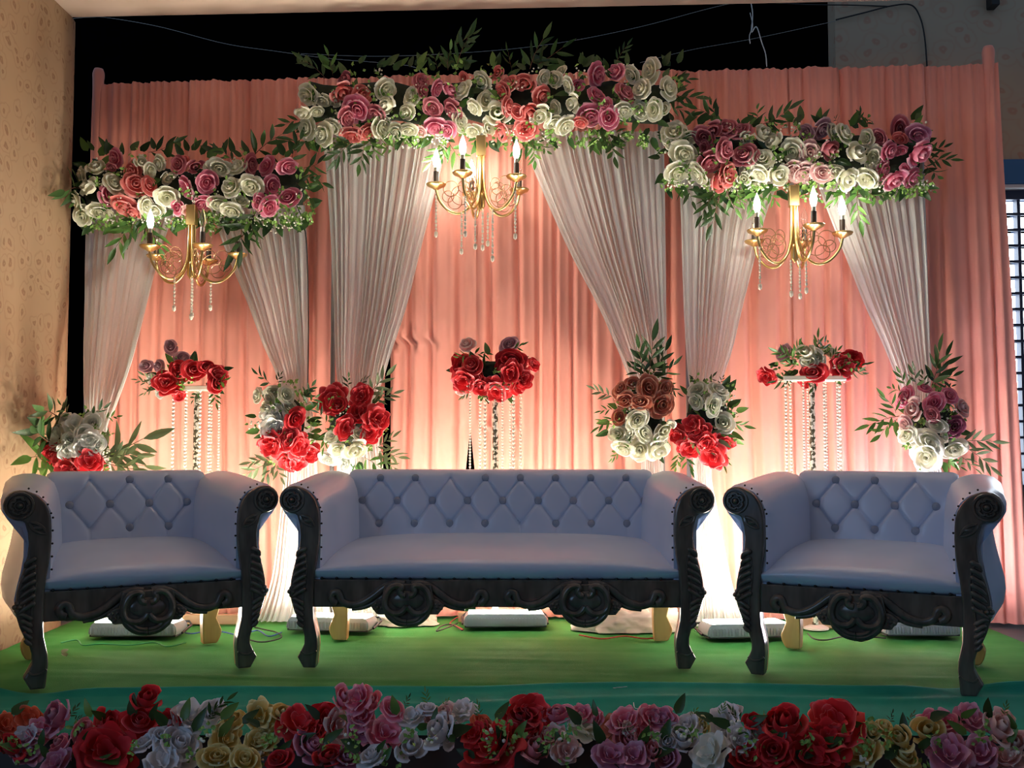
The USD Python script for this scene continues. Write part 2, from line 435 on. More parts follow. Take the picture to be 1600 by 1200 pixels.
struct('wall_front', box(-6, 6, -3.15, -3.0, -0.4, CEIL), MAT['ceiling_paint'], label='plain beige hall wall behind the viewer', cat='wall')
WO = -0.32                                             # plane of the wall with the window
sL = bs(1305, 60, WO)[0]; sW0, zW1 = bs(1552, 291, WO); zB1 = bs(1580, 252, WO)[1]; zB0 = bs(1580, 290, WO)[1]
zW0 = bs(1590, 768, WO)[1]; sW1 = bs(1690, 500, WO)[0]; sE = sW1 + 1.2
struct('wall_right', join([bbox(sL, sE, WO - 0.16, WO, zB1, 4.2), bbox(sL, sW0, WO - 0.16, WO, 0, zB1), bbox(sW1, sE, WO - 0.16, WO, zW0, zB1)]), MAT['wallpaper_rose'], label='dull cream wallpapered wall with faint pink roses behind the backdrop', cat='wall')
struct('wall_right_lower', bbox(sW0, sE, WO - 0.16, WO + 0.012, -0.3, zW0), MAT['maroon_wall'], label='dark maroon wall under the barred window', cat='wall')
struct('trim_1', bbox(sW0, sE, WO - 0.1, WO + 0.05, zB0, zB1, 0.006), MAT['blue_paint'], label='blue painted beam over the barred window', cat='beam')
struct('trim_2', bbox(sW0, sE, WO - 0.1, WO + 0.035, zB0 - 0.022, zB0 - 0.001), MAT['white_paint'], label='thin white strip under the blue beam', cat='trim')
win = UsdGeom.Xform.Define(stage, '/World/window_1'); meta(win.GetPrim(), 'bright barred window at the right edge behind the pink curtain', 'window', None, 'structure')
W = '/World/window_1'
s1a, s1b = bs(1552, 500, WO)[0], bs(1575, 500, WO)[0]
s2a, s2b = bs(1597, 500, WO)[0], bs(1602, 500, WO)[0]
part(W, 'frame', join([bbox(s1a, s1b, WO - 0.12, WO - 0.02, zW0, zB0 - 0.022, 0.004), bbox(s2a, s2b, WO - 0.12, WO - 0.02, zW0, zB0 - 0.022, 0.004),
                       bbox(s1b, sW1, WO - 0.12, WO - 0.02, zB0 - 0.07, zB0 - 0.022), bbox(s1b, sW1, WO - 0.12, WO - 0.02, zW0, zW0 + 0.03)]), MAT['bar_paint'], False)
zs = np.linspace(zW0 + 0.03, zB0 - 0.07, 19)
for k in range(19):
    part(W, 'bar', bbox(s1a, sW1, WO - 0.03, WO - 0.012, zs[k] - 0.007, zs[k] + 0.007), MAT['bar_paint'], False)
for k in range(18):
    for a, b in ((s1b, s2a), (s2b, sW1)):
        part(W, 'pane', bbox(a, b, WO - 0.09, WO - 0.08, zs[k] + 0.006, zs[k + 1] - 0.006), MAT['daylight_pane'], False)

# ------------------------------------------------------------------ carpet and front cloth
def sheet(x0, x1, y0, y1, nx, ny, zf, edge=None):
    X, Yv = np.meshgrid(np.linspace(x0, x1, nx), np.linspace(0, 1, ny))
    lo = np.full_like(X, y0); hi = np.full_like(X, y1) if edge is None else edge(X)
    Y = lo + (hi - lo) * Yv
    Z = zf(X, Y, Yv)
    return grid(np.stack([X, Y, Z], -1))
def carpet_z(X, Y, V):
    w = meshkit.fbm(np.stack([X * 0.7 + 3, Y * 5.0, X * 0], -1), 3, 2)
    w2 = meshkit.noise(np.stack([X * 1.1, Y * 11.0 + X * 1.2, X * 0], -1), 5)
    return -0.006 + 0.010 * np.abs(w - 0.5) * 2 * 0.6 + 0.004 * np.clip(w2 - 0.6, 0, 1) * 2.5
single('carpet', 'bright green cloth carpet with soft wrinkles spread over the stage', 'carpet', sheet(-2.34, 2.44, 3.95, 5.95, 200, 140, carpet_z), MAT['carpet_green'], True)
def teal_edge(X):
    return 4.02 + 0.05 * np.sin(X * 1.7 + 0.4) + 0.03 * np.sin(X * 4.1) + 0.10 * (meshkit.noise(np.stack([X * 2.2, X * 0, X * 0], -1), 9) - 0.5)
def teal_z(X, Y, V):
    w = meshkit.fbm(np.stack([X * 1.3, Y * 6, X * 0], -1), 3, 21)
    ridge = np.exp(-((V - 0.93) / 0.05) ** 2) * (0.006 + 0.034 * meshkit.noise(np.stack([X * 1.5, X * 0, X * 0], -1), 4))
    ridge2 = np.exp(-((V - 0.60 - 0.1 * np.sin(X)) / 0.06) ** 2) * 0.008
    for xf, yf in ((-1.79, 3.9), (1.68, 3.8)):
        ridge = ridge * (1 - np.exp(-((X - xf) / 0.14) ** 2))
    return 0.002 + 0.004 * w + ridge + ridge2 - 0.012 * np.clip((V - 0.97) / 0.03, 0, 1)
single('front_cloth', 'teal green cloth strip with a raised wrinkled edge along the front of the stage', 'cloth', sheet(-2.34, 2.6, 3.36, 4.03, 220, 50, teal_z, teal_edge), MAT['cloth_teal'], True)

# ------------------------------------------------------------------ pink backdrop curtain
def N1(s, k, seed):
    s = np.asarray(s, float)
    return meshkit.noise(np.stack([s * k, s * 0 + 0.37, s * 0], -1), seed)
def N2(s, z, seed):
    return meshkit.noise(np.stack([s, z, s * 0], -1), seed)
ZTOP = 2.985
def pleat(S, Z):
    ph = np.pi * (S / 0.135 + 2.2 * N1(S, 2.1, 3) + 0.45 * N2(S * 2.5, Z * 0.7, 8))
    f1 = 1 - np.abs(np.cos(ph)) ** 9 * (0.6 + 0.6 * N1(S, 6.0, 30)) + 0.22 * np.sin(2 * ph + 1)
    amp = 0.052 * (0.45 + 0.75 * N1(S, 4.0, 12))
    top = np.exp(-(ZTOP - Z) / 0.40)
    g = np.sin(2 * np.pi * (S / 0.037 + N1(S, 9, 5))) * 0.0085 * top
    return amp * f1 * (1 - 0.35 * top) + g + 0.02 * N1(S, 0.9, 17)
CURT = thing('backdrop_curtain', 'tall salmon pink pleated cloth backdrop spanning the whole stage', 'curtain', BO, BROT)
edges_px = [143, 300, 497, 609, 737, 858, 1050, 1245, 1440, 1560]
edges_s = [bs(p, 500, 0)[0] for p in edges_px]
edges_s[0] = bs(143, 400)[0]; edges_s[-1] = bs(1562, 400)[0]
def lip(k, z, side):
    """how a panel's edge draws back: two slits open towards the floor"""
    if k == 3:
        return (0.012 + 0.012 * np.clip((1.45 - z) / 0.5, 0, 1)) * np.where(z < 1.5, 1, 0) - 0.035 * np.where(z < 1.5, 0, 1)
    if k == 4:
        return np.clip((1.02 - z) * 0.10, 0, 0.03) - 0.03 * (z >= 1.02)
    return np.full_like(z, -0.03)
for k in range(len(edges_s) - 1):
    sa, sb = edges_s[k], edges_s[k + 1]
    nz = 64
    z = np.linspace(ZTOP, 0.012, nz)
    la = lip(k, z, 1) if 0 < k else np.full(nz, 0.0)
    lb = lip(k + 1, z, -1) if k + 1 < len(edges_s) - 1 else np.full(nz, 0.0)
    if k + 1 == len(edges_s) - 1:
        lb = -0.05 * (1 - z / ZTOP)
    nc = int((sb - sa) / 0.0075)
    U = np.linspace(0, 1, nc)[None, :]
    S = (sa + la)[:, None] * (1 - U) + (sb - lb)[:, None] * U
    Z = np.repeat(z[:, None], nc, 1)
    O = pleat(S, Z) + 0.016 * (k % 2) + (0.10 * U ** 2 * ((1 - Z / ZTOP) ** 1.5) if k == len(edges_s) - 2 else 0)
    Z = Z + (0.012 * (N1(S, 26, 6) - .5) + 0.010 * (N1(S, 5, 7) - .5)) * (np.arange(nz) == 0)[:, None]
    P = BO + S[..., None] * BE + O[..., None] * BN + Z[..., None] * BZ
    part(CURT, 'curtain_panel', grid(P), MAT['curtain_pink'], True)
for (px, py, r) in ((155, 108, 0.030), (1544, 73, 0.030)):
    s, zt = bs(px, py, 0.02)
    zz = np.r_[np.linspace(0.0, zt - 0.1, 20), np.linspace(zt - 0.06, zt, 5)]
    rr = np.r_[np.full(19, r * .8), r, r * 1.05, r * 1.1, r * 1.1, r * 1.0, r * 0.8]
    P = np.stack([bw(s + 0.004 * math.sin(q * 4), 0.022, q) for q in zz])
    part(CURT, 'post_wrap', tube(P, rr, 14), MAT['curtain_pink'], True)
part(CURT, 'curtain_rod', tube([bw(0.03, -0.02, ZTOP - 0.05), bw(4.9, -0.02, ZTOP - 0.05)], 0.012), MAT['steel_grey'])

# ------------------------------------------------------------------ white sheer drapes
from scipy.interpolate import PchipInterpolator
SHEER_OFF = 0.20
DRAPES = [
    ('far left white sheer drape, gathered above the bouquet beside the tan wall',
     {325: (137, 274), 400: (134, 248), 480: (133, 228), 560: (131, 208), 600: (131, 195), 640: (133, 180), 668: (140, 168), 740: (132, 176), 850: (122, 186), 965: (112, 198)}, 9),
    ('white sheer drape right of the left chandelier, gathered to the right',
     {320: (328, 476), 400: (357, 480), 480: (390, 481), 540: (412, 482), 580: (430, 482), 612: (441, 481), 650: (450, 490), 740: (444, 497), 850: (432, 502), 905: (424, 508), 950: (412, 518), 972: (404, 522)}, 10),
    ('white sheer drape left of the middle chandelier, gathered to the left',
     {210: (504, 702), 300: (513, 680), 400: (519, 655), 480: (522, 635), 550: (524, 612), 590: (527, 600), 625: (535, 588), 740: (526, 600), 900: (520, 618), 968: (524, 655)}, 13),
    ('white sheer drape right of the middle chandelier, gathered over copper roses',
     {205: (815, 1037), 250: (828, 1038), 300: (848, 1039), 400: (893, 1040), 480: (935, 1041), 540: (962, 1042), 580: (978, 1042), 625: (994, 1038), 740: (1002, 1037), 900: (990, 1045), 968: (945, 1060)}, 14),
    ('white sheer drape left of the right chandelier, gathered to the left',
     {280: (1061, 1218), 350: (1064, 1192), 420: (1066, 1175), 480: (1068, 1160), 550: (1072, 1143), 590: (1075, 1130), 632: (1082, 1116), 740: (1083, 1112), 800: (1085, 1122), 900: (1084, 1141), 986: (1078, 1162)}, 10),
    ('far right white sheer drape, gathered above the pink and cream bouquet',
     {280: (1274, 1443), 350: (1300, 1446), 420: (1328, 1449), 480: (1352, 1451), 540: (1380, 1453), 585: (1398, 1455), 625: (1412, 1450), 700: (1420, 1452), 740: (1432, 1472), 965: (1405, 1492)}, 10)]
for di, (lab, tab, folds) in enumerate(DRAPES):
    ys = np.array(sorted(tab)); xl = PchipInterpolator(ys, [tab[y][0] for y in ys]); xr = PchipInterpolator(ys, [tab[y][1] for y in ys])
    rows = np.linspace(ys[0], ys[-1], 72)
    folds = int(folds * 1.35)
    nc = folds * 12
    U = np.linspace(0, 1, nc)
    Uw = U + 0.018 * np.sin(U * 17 + di) + 0.012 * np.sin(U * 31 + 2 * di)
    Uw = (Uw - Uw[0]) / (Uw[-1] - Uw[0])
    P = []
    for y in rows:
        so = SHEER_OFF
        if di == 0:                                          # this one is drawn forward to the end of the side wall
            q = min(1.0, max(0.0, (y - 340) / 300)); so += 0.27 * q * q * (3 - 2 * q)
        a, b = bp(float(xl(y)), y, so), bp(float(xr(y)), y, so)
        a[2] = max(a[2], 0.006); b[2] = max(b[2], 0.006)
        wdt = np.linalg.norm(b - a)
        amp = 0.0125 * min(1.0, (wdt / 0.42)) ** 0.8 * (1 + 0.5 * np.sin(U * 9 + di))
        ph = 2 * np.pi * folds * U + 0.5 * np.sin(y * 0.012 + di) + 0.8 * np.sin(U * 5 + y * 0.004)
        off = amp * np.sin(ph) + 0.4 * amp * np.sin(2.3 * ph + 1)
        low = max(0.0, (y - 900) / 80) if y > 900 else 0
        P.append(a[None] * (1 - Uw[:, None]) + b[None] * Uw[:, None] + BN[None] * (off + 0.05 * low)[:, None])
    single('sheer_drape', lab, 'drape', grid(np.array(P)), MAT['sheer'], True, group='white sheer drapes over the pink backdrop')
# ------------------------------------------------------------------ sofas
KC = 0.000784
def C(cx, cy, y=0.0):
    """carving coordinates, relative to the post's foot"""
    return ((cx - 230) * KC, y, (1105 - cy) * KC)
POST = [(128, 138), (152, 140), (180, 150), (206, 164), (228, 184), (246, 208), (259, 236), (268, 268), (273, 310), (275, 370), (273, 430), (266, 500), (256, 560), (250, 620), (247, 700), (247, 800),
        (250, 850), (260, 895), (270, 940), (273, 990), (268, 1045), (263, 1103), (196, 1103), (186, 1085), (164, 1046), (184, 1012), (200, 975), (200, 940), (188, 895), (166, 855), (142, 800), (124, 740),
        (121, 690), (124, 640), (136, 580), (154, 515), (169, 460), (174, 400), (168, 345), (154, 296), (140, 285), (112, 283), (88, 272), (70, 252), (58, 226), (57, 198), (66, 172), (84, 152), (105, 141)]
POST = np.array([((x - 230) * KC, (1105 - y) * KC) for x, y in POST])
ARM_F = np.array([(.040, .34), (.040, .42), (.041, .50), (.041, .58), (.040, .64), (.036, .685), (.018, .722), (-.010, .750), (-.045, .765), (-.080, .769), (-.110, .761), (-.134, .742), (-.144, .713), (-.142, .682),
                  (-.126, .656), (-.098, .642), (-.071, .622), (-.062, .57), (-.062, .50), (-.070, .44), (-.084, .38), (-.092, .33), (-.088, .28), (-.06, .245), (-.01, .24), (.03, .27)])
ARM_B = np.array([(.118, .34), (.118, .42), (.118, .50), (.114, .58), (.108, .66), (.098, .72), (.080, .765), (.048, .792), (.0, .806), (-.045, .806), (-.085, .795), (-.112, .770), (-.122, .735), (-.120, .700),
                  (-.108, .67), (-.088, .645), (-.074, .62), (-.076, .57), (-.088, .50), (-.102, .44), (-.116, .38), (-.120, .33), (-.112, .28), (-.08, .245), (.0, .24), (.08, .27)])

def arm(hw, side):
    s = np.linspace(0, 1, 11)
    P = []
    for q in s:
        e = q * q * (3 - 2 * q)
        pr = ARM_F * (1 - e) + ARM_B * e
        sh = 1.0 - 0.06 * (1 - min(1, q / 0.06)) ** 2
        c = pr.mean(0); pr = c + (pr - c) * sh
        y = 0.030 + q * 0.585
        P.append(np.stack([pr[:, 0], np.full(len(pr), y), pr[:, 1]], 1))
    P = np.array(P); n = P.shape[1]
    P = np.concatenate([P, P[:, :1]], 1)
    v, f = grid(P)
    for row in (0, P.shape[0] - 1):
        k = len(v); v = np.vstack([v, P[row, :-1].mean(0)[None]])
        b = row * (n + 1)
        f = np.vstack([f, [[b + i, b + i + 1, k] for i in range(n)]])
    v = v.copy(); v[:, 0] -= hw
    if side > 0:
        v[:, 0] *= -1
    return v, f

def backrest(hw, buttons):
    prof = spl([(.535, .36), (.540, .42), (.550, .50), (.562, .58), (.574, .66), (.586, .735), (.596, .775), (.618, .802), (.655, .812), (.690, .798), (.708, .765), (.710, .70), (.706, .55), (.700, .40), (.695, .25)], 150)
    Wd = hw - 0.055
    nx = int(2 * Wd / 0.0058)
    X = np.linspace(-Wd, Wd, nx)
    PX, PK = np.meshgrid(X, np.arange(len(prof)))
    Y = prof[PK, 0].copy(); Z = prof[PK, 1].copy()
    B = np.array([(b[0], b[1]) for b in buttons])
    zt = np.where(PK < 82, Z, 2.0)
    dx, dz = PX[..., None] - B[:, 0], zt[..., None] - B[:, 1]
    pinch = np.exp(-(np.sqrt(dx ** 2 + dz ** 2) / 0.021) ** 1.5).max(-1)
    sp, rw = buttons[0][2], 0.107
    groove = np.zeros_like(PX)
    for (bx, bz, _, row) in buttons:
        for sg in (-1, 1):
            for dzr in (-1, 1):
                if (row, dzr) in ((0, 1), (2, -1)):
                    continue
                ex, ez = bx + sg * sp / 2, bz + dzr * rw
                if abs(ex) > Wd - 0.02 or not any(abs(q[0] - ex) < 0.03 and abs(q[1] - ez) < 0.03 for q in buttons):
                    continue
                t = np.clip(((PX - bx) * (ex - bx) + (zt - bz) * (ez - bz)) / ((ex - bx) ** 2 + (ez - bz) ** 2), 0, 1)
                d = np.hypot(PX - bx - t * (ex - bx), zt - bz - t * (ez - bz))
                groove = np.maximum(groove, np.exp(-(d / 0.0045) ** 1.1))
        d = np.where((row == 2) & (zt < bz), np.abs(PX - bx), 9.0) if row == 2 else np.where((zt > bz) & (zt < 0.9) & (row == 0), np.abs(PX - bx), 9.0)
        groove = np.maximum(groove, 0.35 * np.exp(-(d / 0.006) ** 1.2))
    Y = Y + 0.013 * pinch + 0.0085 * groove - 0.004 * (PK < 82) * (1 - groove)
    side = np.clip((np.abs(PX) - (Wd - 0.03)) / 0.03, 0, 1)
    Z = Z - 0.012 * side ** 2 * (PK > 62)
    v, f = grid(np.stack([PX, Y, Z], -1))
    for col in (0, nx - 1):
        k = len(v); v = np.vstack([v, [[X[col], .64, .5]]])
        f = np.vstack([f, [[i * nx + col, (i + 1) * nx + col, k] for i in range(len(prof) - 1)]])
    return v, f

def seat(hw):
    prof = spl([(.058, .362), (.030, .372), (.016, .390), (.012, .412), (.022, .433), (.052, .446), (.10, .456), (.18, .472), (.28, .490), (.40, .502), (.52, .506), (.555, .500), (.56, .46), (.56, .37)], 60)
    prof0 = prof
    Wd = hw - 0.012
    nx = 60
    X = np.linspace(-Wd, Wd, nx)
    P = np.zeros((len(prof), nx, 3))
    for i in range(len(prof)):
        q = np.abs(X) / Wd
        dz = -0.040 * q ** 5 * np.clip((prof[i, 1] - .40) / .05, 0, 1) + 0.010 * (1 - q ** 2) * np.clip((prof[i, 1] - .42) / .05, 0, 1)
        xin = X * np.where(prof[i, 0] < 0.1, 1, 1) - np.sign(X) * 0.075 * np.clip(prof[i, 0] / .56, 0, 1) * (q > 0.9) * 0
        P[i] = np.stack([xin, np.full(nx, prof[i, 0]) - 0.010 * (1 - q ** 4) * (prof[i, 0] < 0.06), prof[i, 1] + dz], 1)
    v, f = grid(P)
    for col in (0, nx - 1):
        k = len(v); v = np.vstack([v, [[X[col], .3, .40]]])
        f = np.vstack([f, [[i * nx + col, (i + 1) * nx + col, k] for i in range(len(prof) - 1)]])
    return v, f

def ct(pts, r, sides=8, y=-0.002, n=26, taper=False):
    p = spl([C(a, b, y) for a, b in pts], n)
    r = np.full(n, r * KC) if not taper else r * KC * np.interp(np.linspace(0, 1, n), [0, 0.15, 0.8, 1], [0.6, 1, 0.85, 0.35])
    return tube(p, r, sides)

def mirror(mesh, cx=0.0):
    v, f = arr(mesh); v = v.copy(); v[:, 0] = 2 * cx - v[:, 0]
    return v, f[:, ::-1]

def cartouche():
    """the carved crest of an apron, centred on x = 0; returns {sub-part: mesh}"""
    cx0 = (732 - 230) * KC
    half = {}
    half['scroll'] = [ct([(352, 762), (330, 752), (318, 728), (332, 704), (358, 708), (368, 732), (382, 756), (430, 772), (490, 758), (548, 722), (602, 680), (660, 656), (712, 660)], 21, taper=False, n=44),
                      ct([(430, 792), (500, 782), (560, 752), (612, 712)], 12, n=20)]
    half['ring'] = [ct([(722, 716), (704, 712), (692, 692), (700, 672), (680, 662), (648, 672), (622, 704), (612, 748), (620, 784), (650, 806), (690, 808), (716, 790), (728, 770)], 18, n=44, y=-0.008),
                    ct([(616, 772), (632, 818), (676, 854), (730, 866)], 18, n=20, y=-0.003), ct([(650, 806), (676, 836), (704, 848), (730, 850)], 13, n=18, y=-0.008)]
    ros = []
    for k in range(5):
        a = k * 2 * math.pi / 5 + 0.3
        x, _, z = C(574 + 19 * math.cos(a), 778 + 19 * math.sin(a))
        ros.append(dome((x, 0.006, z), 13 * KC, 13 * KC, 0.014, 10, 4))
    x, _, z = C(574, 778)
    ros.append(dome((x, 0.004, z), 11 * KC, 11 * KC, 0.020, 10, 4))
    half['rosette'] = [join(ros)]
    out = {'scroll': [], 'crest': [], 'rosette': []}
    for key, dst in (('scroll', 'scroll'), ('rosette', 'rosette')):
        for m in (join(half[key]), mirror(join(half[key]), cx0)):
            out[dst].append(move(m, (-cx0, 0, 0)))
    g = unary_union([Polygon([((x - 732) * KC, (1105 - y) * KC) for x, y in pts]) for pts in (
        [(612, 660), (852, 660), (866, 740), (850, 800), (800, 862), (732, 880), (664, 862), (614, 800), (598, 740)],
        [(540, 770), (574, 742), (615, 742), (615, 812), (572, 812)], [(924, 770), (890, 742), (849, 742), (849, 812), (892, 812)])]).buffer(0.004)
    plate = slab(np.array(g.exterior.coords)[:-1], 0.0, 0.030, 0.005, 0.01)
    x, _, z = C(732, 742)
    boss = dome((0, 0.002, z), 92 * KC, 52 * KC, 0.016, 24, 5)
    out['crest'] = [join([plate, boss] + [move(q, (-cx0, 0, 0)) for h in half['ring'] for q in (h, mirror(h, cx0))])]
    return out

def carving():
    """acanthus leaf, rosettes and scroll rose on the left post; returns {sub-part: mesh}"""
    leaf = []
    for k in range(7):
        y0 = 478 + 36 * k
        leaf.append(ct([(206, y0 - 12), (190, y0 - 2), (168, y0 + 10), (148 - 2.2 * k + (8 if k < 2 else 0), y0 + 34)], 13, 7, y=-0.006, n=12, taper=True))
    leaf.append(ct([(180, 470), (205, 520), (210, 600), (196, 690), (190, 760), (178, 850)], 6, 6, y=-0.001, n=20))
    for k in range(5):
        y0 = 742 + 30 * k
        leaf.append(ct([(196, y0 + 22), (176, y0 + 8), (152 + 4 * k, y0 - 6), (134 + 9 * k, y0 - 2)], 12, 7, y=-0.006, n=12, taper=True))
    ros = []
    for k in range(6):
        a = k * math.pi / 3
        x, _, z = C(140 + 21 * math.cos(a), 700 + 21 * math.sin(a))
        ros.append(dome((x, 0.004, z), 14 * KC, 14 * KC, 0.015, 10, 4))
    x, _, z = C(140, 700); ros.append(dome((x, 0.002, z), 13 * KC, 13 * KC, 0.020, 12, 4))
    sc = []
    th = np.linspace(0, 2 * np.pi, 40, endpoint=False)
    sc.append(tube([C(128 + 60 * math.cos(a), 212 + 60 * math.sin(a), -0.001) for a in th], 8.5 * KC, 6, closed=True))
    for k in range(5):
        a = k * 2 * math.pi / 5 - 0.5
        arc = [C(128 + 40 * math.cos(a + d) * (1 if abs(d) < 0.5 else 0.75), 212 + 40 * math.sin(a + d) * (1 if abs(d) < 0.5 else 0.75), -0.002) for d in (-0.6, -0.35, 0, 0.35, 0.6)]
        sc.append(tube([q - np.array([0, .004, 0]) for q in spl(arc, 10)], 8 * KC, 6))
    sc.append(tube([C(128 + 22 * math.cos(a), 212 + 22 * math.sin(a), -0.002) for a in th[::2]], 5 * KC, 6, closed=True))
    x, _, z = C(128, 212); sc.append(dome((x, 0.001, z), 16 * KC, 16 * KC, 0.020, 12, 4))
    fr = [ct([(176, 292), (206, 300), (232, 318), (250, 350)], 9, 6, n=12, taper=True), ct([(172, 296), (188, 326), (220, 346), (250, 352)], 9, 6, n=12, taper=True)]
    x, _, z = C(212, 322); fr.append(dome((x, 0.002, z), 30 * KC, 15 * KC, 0.010, 12, 4))
    toe = [ct([(184, 1014), (206, 1030), (240, 1026), (266, 1010)], 6, 6, n=12)]
    return {'acanthus_leaf': join(leaf), 'rosette': join(ros), 'scroll_rose': join(sc), 'corner_leaf': join(fr), 'toe_moulding': join(toe)}

CARVE, CREST = carving(), cartouche()
REAR = np.array([(x * KC, (945 - y) * KC * 1.42) for x, y in [(372, 786), (380, 812), (392, 838), (376, 865), (360, 892), (366, 915), (388, 944), (470, 944), (474, 900), (476, 850), (474, 786)]]) - np.array([423 * KC, 0])

def make_sofa(label, loc, rotz, hw, spacing, row_a, row_b, missing, crests, patches=()):
    S = thing('sofa', label, 'sofa', loc, rotz, 'tufted sofas with carved dark frames')
    nv = dict(local=True)
    bt = []
    for r, z, xs in ((0, .772, row_a), (1, .665, row_b), (2, .558, row_a if len(row_a) >= len(row_b) - 1 else row_a)):
        for k, x in enumerate(xs):
            bt.append((x, z, spacing, r))
    part(S, 'backrest', backrest(hw, bt), MAT['leatherette'], 60, **nv)
    prof = lambda z: np.interp(z, [.42, .50, .58, .66, .735, .775], [.540, .550, .562, .574, .586, .596])
    for (x, z, _, r) in bt:
        if any(abs(x - mx) < 0.03 and abs(z - mz) < 0.03 for mx, mz in missing):
            continue
        b = dome((x, prof(z) + 0.006, z), 0.0185, 0.0185, 0.010, 16, 5)
        part(S, 'button', b, MAT['button_grey'], 40, **nv)
    part(S, 'seat_cushion', seat(hw), MAT['leatherette'], 60, **nv)
    for sd in (-1, 1):
        part(S, 'arm', arm(hw, sd), MAT['leatherette'], 60, **nv)
        post = move(slab(POST, 0.0, 0.055, 0.008, 0.010), (-hw, 0, 0))
        P = part(S, 'front_post', post if sd < 0 else mirror(post), MAT['wood_dark'], 35, **nv)
        for k, m in CARVE.items():
            m = move(m, (-hw, 0, 0))
            part(P, k, m if sd < 0 else mirror(m), MAT['wood_dark'], 50, **nv)
        g = max(getattr(Polygon(POST).buffer(-0.004), 'geoms', [Polygon(POST).buffer(-0.004)]), key=lambda q: q.area)
        bk = move(slab(np.array(g.exterior.coords)[:-1], 0.054, 0.088, 0.003, 0.012), (-hw, 0, 0))
        part(S, 'post_backing', bk if sd < 0 else mirror(bk), MAT['wood_raw'], 35, label='unpainted yellow wood behind the dark carved post', **nv)
        leg = move(slab(REAR + [0.012, 0], 0.60, 0.665, 0.006, 0.012), (-hw, 0, 0))
        part(S, 'rear_leg', leg if sd < 0 else mirror(leg), MAT['wood_raw'], 35, label='unpainted yellow wooden rear leg', **nv)
    part(S, 'apron_rail', join([box(-hw + 0.01, hw - 0.01, 0.014, 0.055, 0.252, 0.366, 0.004), box(-hw + 0.02, hw - 0.02, 0.60, 0.65, 0.235, 0.30, 0.003)]), MAT['wood_dark'], 30, **nv)
    for cx in crests:
        Q = part(S, 'carved_crest', move(CREST['crest'][0], (cx, -0.016, 0)), MAT['wood_dark'], 45, **nv)
        for m in CREST['scroll']:
            part(Q, 'scroll', move(m, (cx, 0.014, 0)), MAT['wood_dark'], 50, **nv)
        for m in CREST['rosette']:
            part(Q, 'rosette', move(m, (cx, -0.012, 0)), MAT['wood_dark'], 50, **nv)
    nails = []
    for x in np.arange(-hw + 0.045, hw - 0.04, 0.062):
        nails.append(dome((x, 0.020, 0.371), 0.0065, 0.0065, 0.007, 8, 3))
    for z in np.arange(.45, .70, .05):
        for sd in (-1, 1):
            nails.append(dome((sd * (hw - 0.0395), 0.029, z), 0.0045, 0.0045, 0.004, 8, 3))
    for (cx, cy) in ((268, 258), (252, 214), (230, 178), (200, 150), (164, 134)):
        x, _, z = C(cx, cy)
        for sd in (-1, 1):
            nails.append(dome((sd * (hw - x - .003), 0.030, z + .003), 0.0042, 0.0042, 0.005, 8, 3))
    part(S, 'nailhead', join(nails), MAT['nail_black'], 40, kind='stuff', **nv)
    return S

a, b = fl(487, 1042), fl(1068, 1047)
hwm = 0.5 * np.linalg.norm(b - a)
ra = [-0.575 + 0.168 * k for k in range(8)]; rb = [-0.659 + 0.168 * k for k in range(9)]
make_sofa('long three-seat sofa with grey-blue tufted leatherette and dark carved frame in the centre', ((a + b) / 2 + [0, -0.03, 0.004]), math.degrees(math.atan2(b[1] - a[1], b[0] - a[0])) * 0.4, hwm,
          0.168, ra, rb, [(ra[2], .772), (ra[4], .558)], (-0.37, 0.37))
a, b = fl(65, 1078), fl(388, 1047)
hwl = 0.5 * np.linalg.norm(b - a)
make_sofa('short tufted sofa with dark carved frame at the left, turned inward beside the wallpapered wall', ((a + b) / 2 + [-0.010, -0.01, 0.005]), 28.0, hwl,
          0.168, [-0.165 + 0.168 * k for k in range(3)], [-0.249 + 0.168 * k for k in range(4)], [(-0.165, .772), (-0.165, .558)], (0.0,))
a, b = fl(1178, 1057), fl(1507, 1090)
hwr = 0.5 * np.linalg.norm(b - a)
make_sofa('short tufted sofa with dark carved frame at the right, turned inward near the barred window', ((a + b) / 2 + [0.010, -0.01, 0.005]), -27.0, hwr,
          0.168, [-0.171 + 0.168 * k for k in range(3)], [-0.255 + 0.168 * k for k in range(4)], [(0.165, .772)], (0.0,))
# ------------------------------------------------------------------ artificial flowers
def petal(phi0, R, Z, om, drop=0.15, ruffle=0.0, seed=0.0, nu=6, nv=5, lip=0.0, thick=False):
    v = np.linspace(0, 1, nv)[:, None]; u = np.linspace(-1, 1, nu)[None, :]
    kk = np.linspace(0, 1, len(R))
    r = np.interp(v, kk, R); z = np.interp(v, kk, Z)
    shape = 0.50 + 0.50 * np.sin(np.pi * (0.12 + 0.62 * v))
    shape = np.where(v > 0.85, shape * 0.9, shape)
    ph = phi0 + u * om * shape + 0.06 * np.sin(seed * 5 + 2 * u) * v
    rr = r * (1 - 0.08 * u ** 2) + ruffle * np.sin(2.7 * u + seed) * v ** 3
    zz = z - drop * u ** 2 * v ** 2 + ruffle * np.sin(4.3 * u + 2.1 * seed) * v ** 3
    P = np.stack([rr * np.cos(ph), rr * np.sin(ph), zz], -1)
    V, Fc = grid(P)
    return V, Fc, np.stack([np.broadcast_to(u * .5 + .5, P.shape[:2]).ravel(), np.broadcast_to(v, P.shape[:2]).ravel()], 1)

def joinuv(ps):
    V, Fc, U, n = [], [], [], 0
    for a, b, c in ps:
        V.append(a); Fc.append(b + n); U.append(c); n += len(a)
    return np.vstack(V), np.vstack(Fc), np.vstack(U)

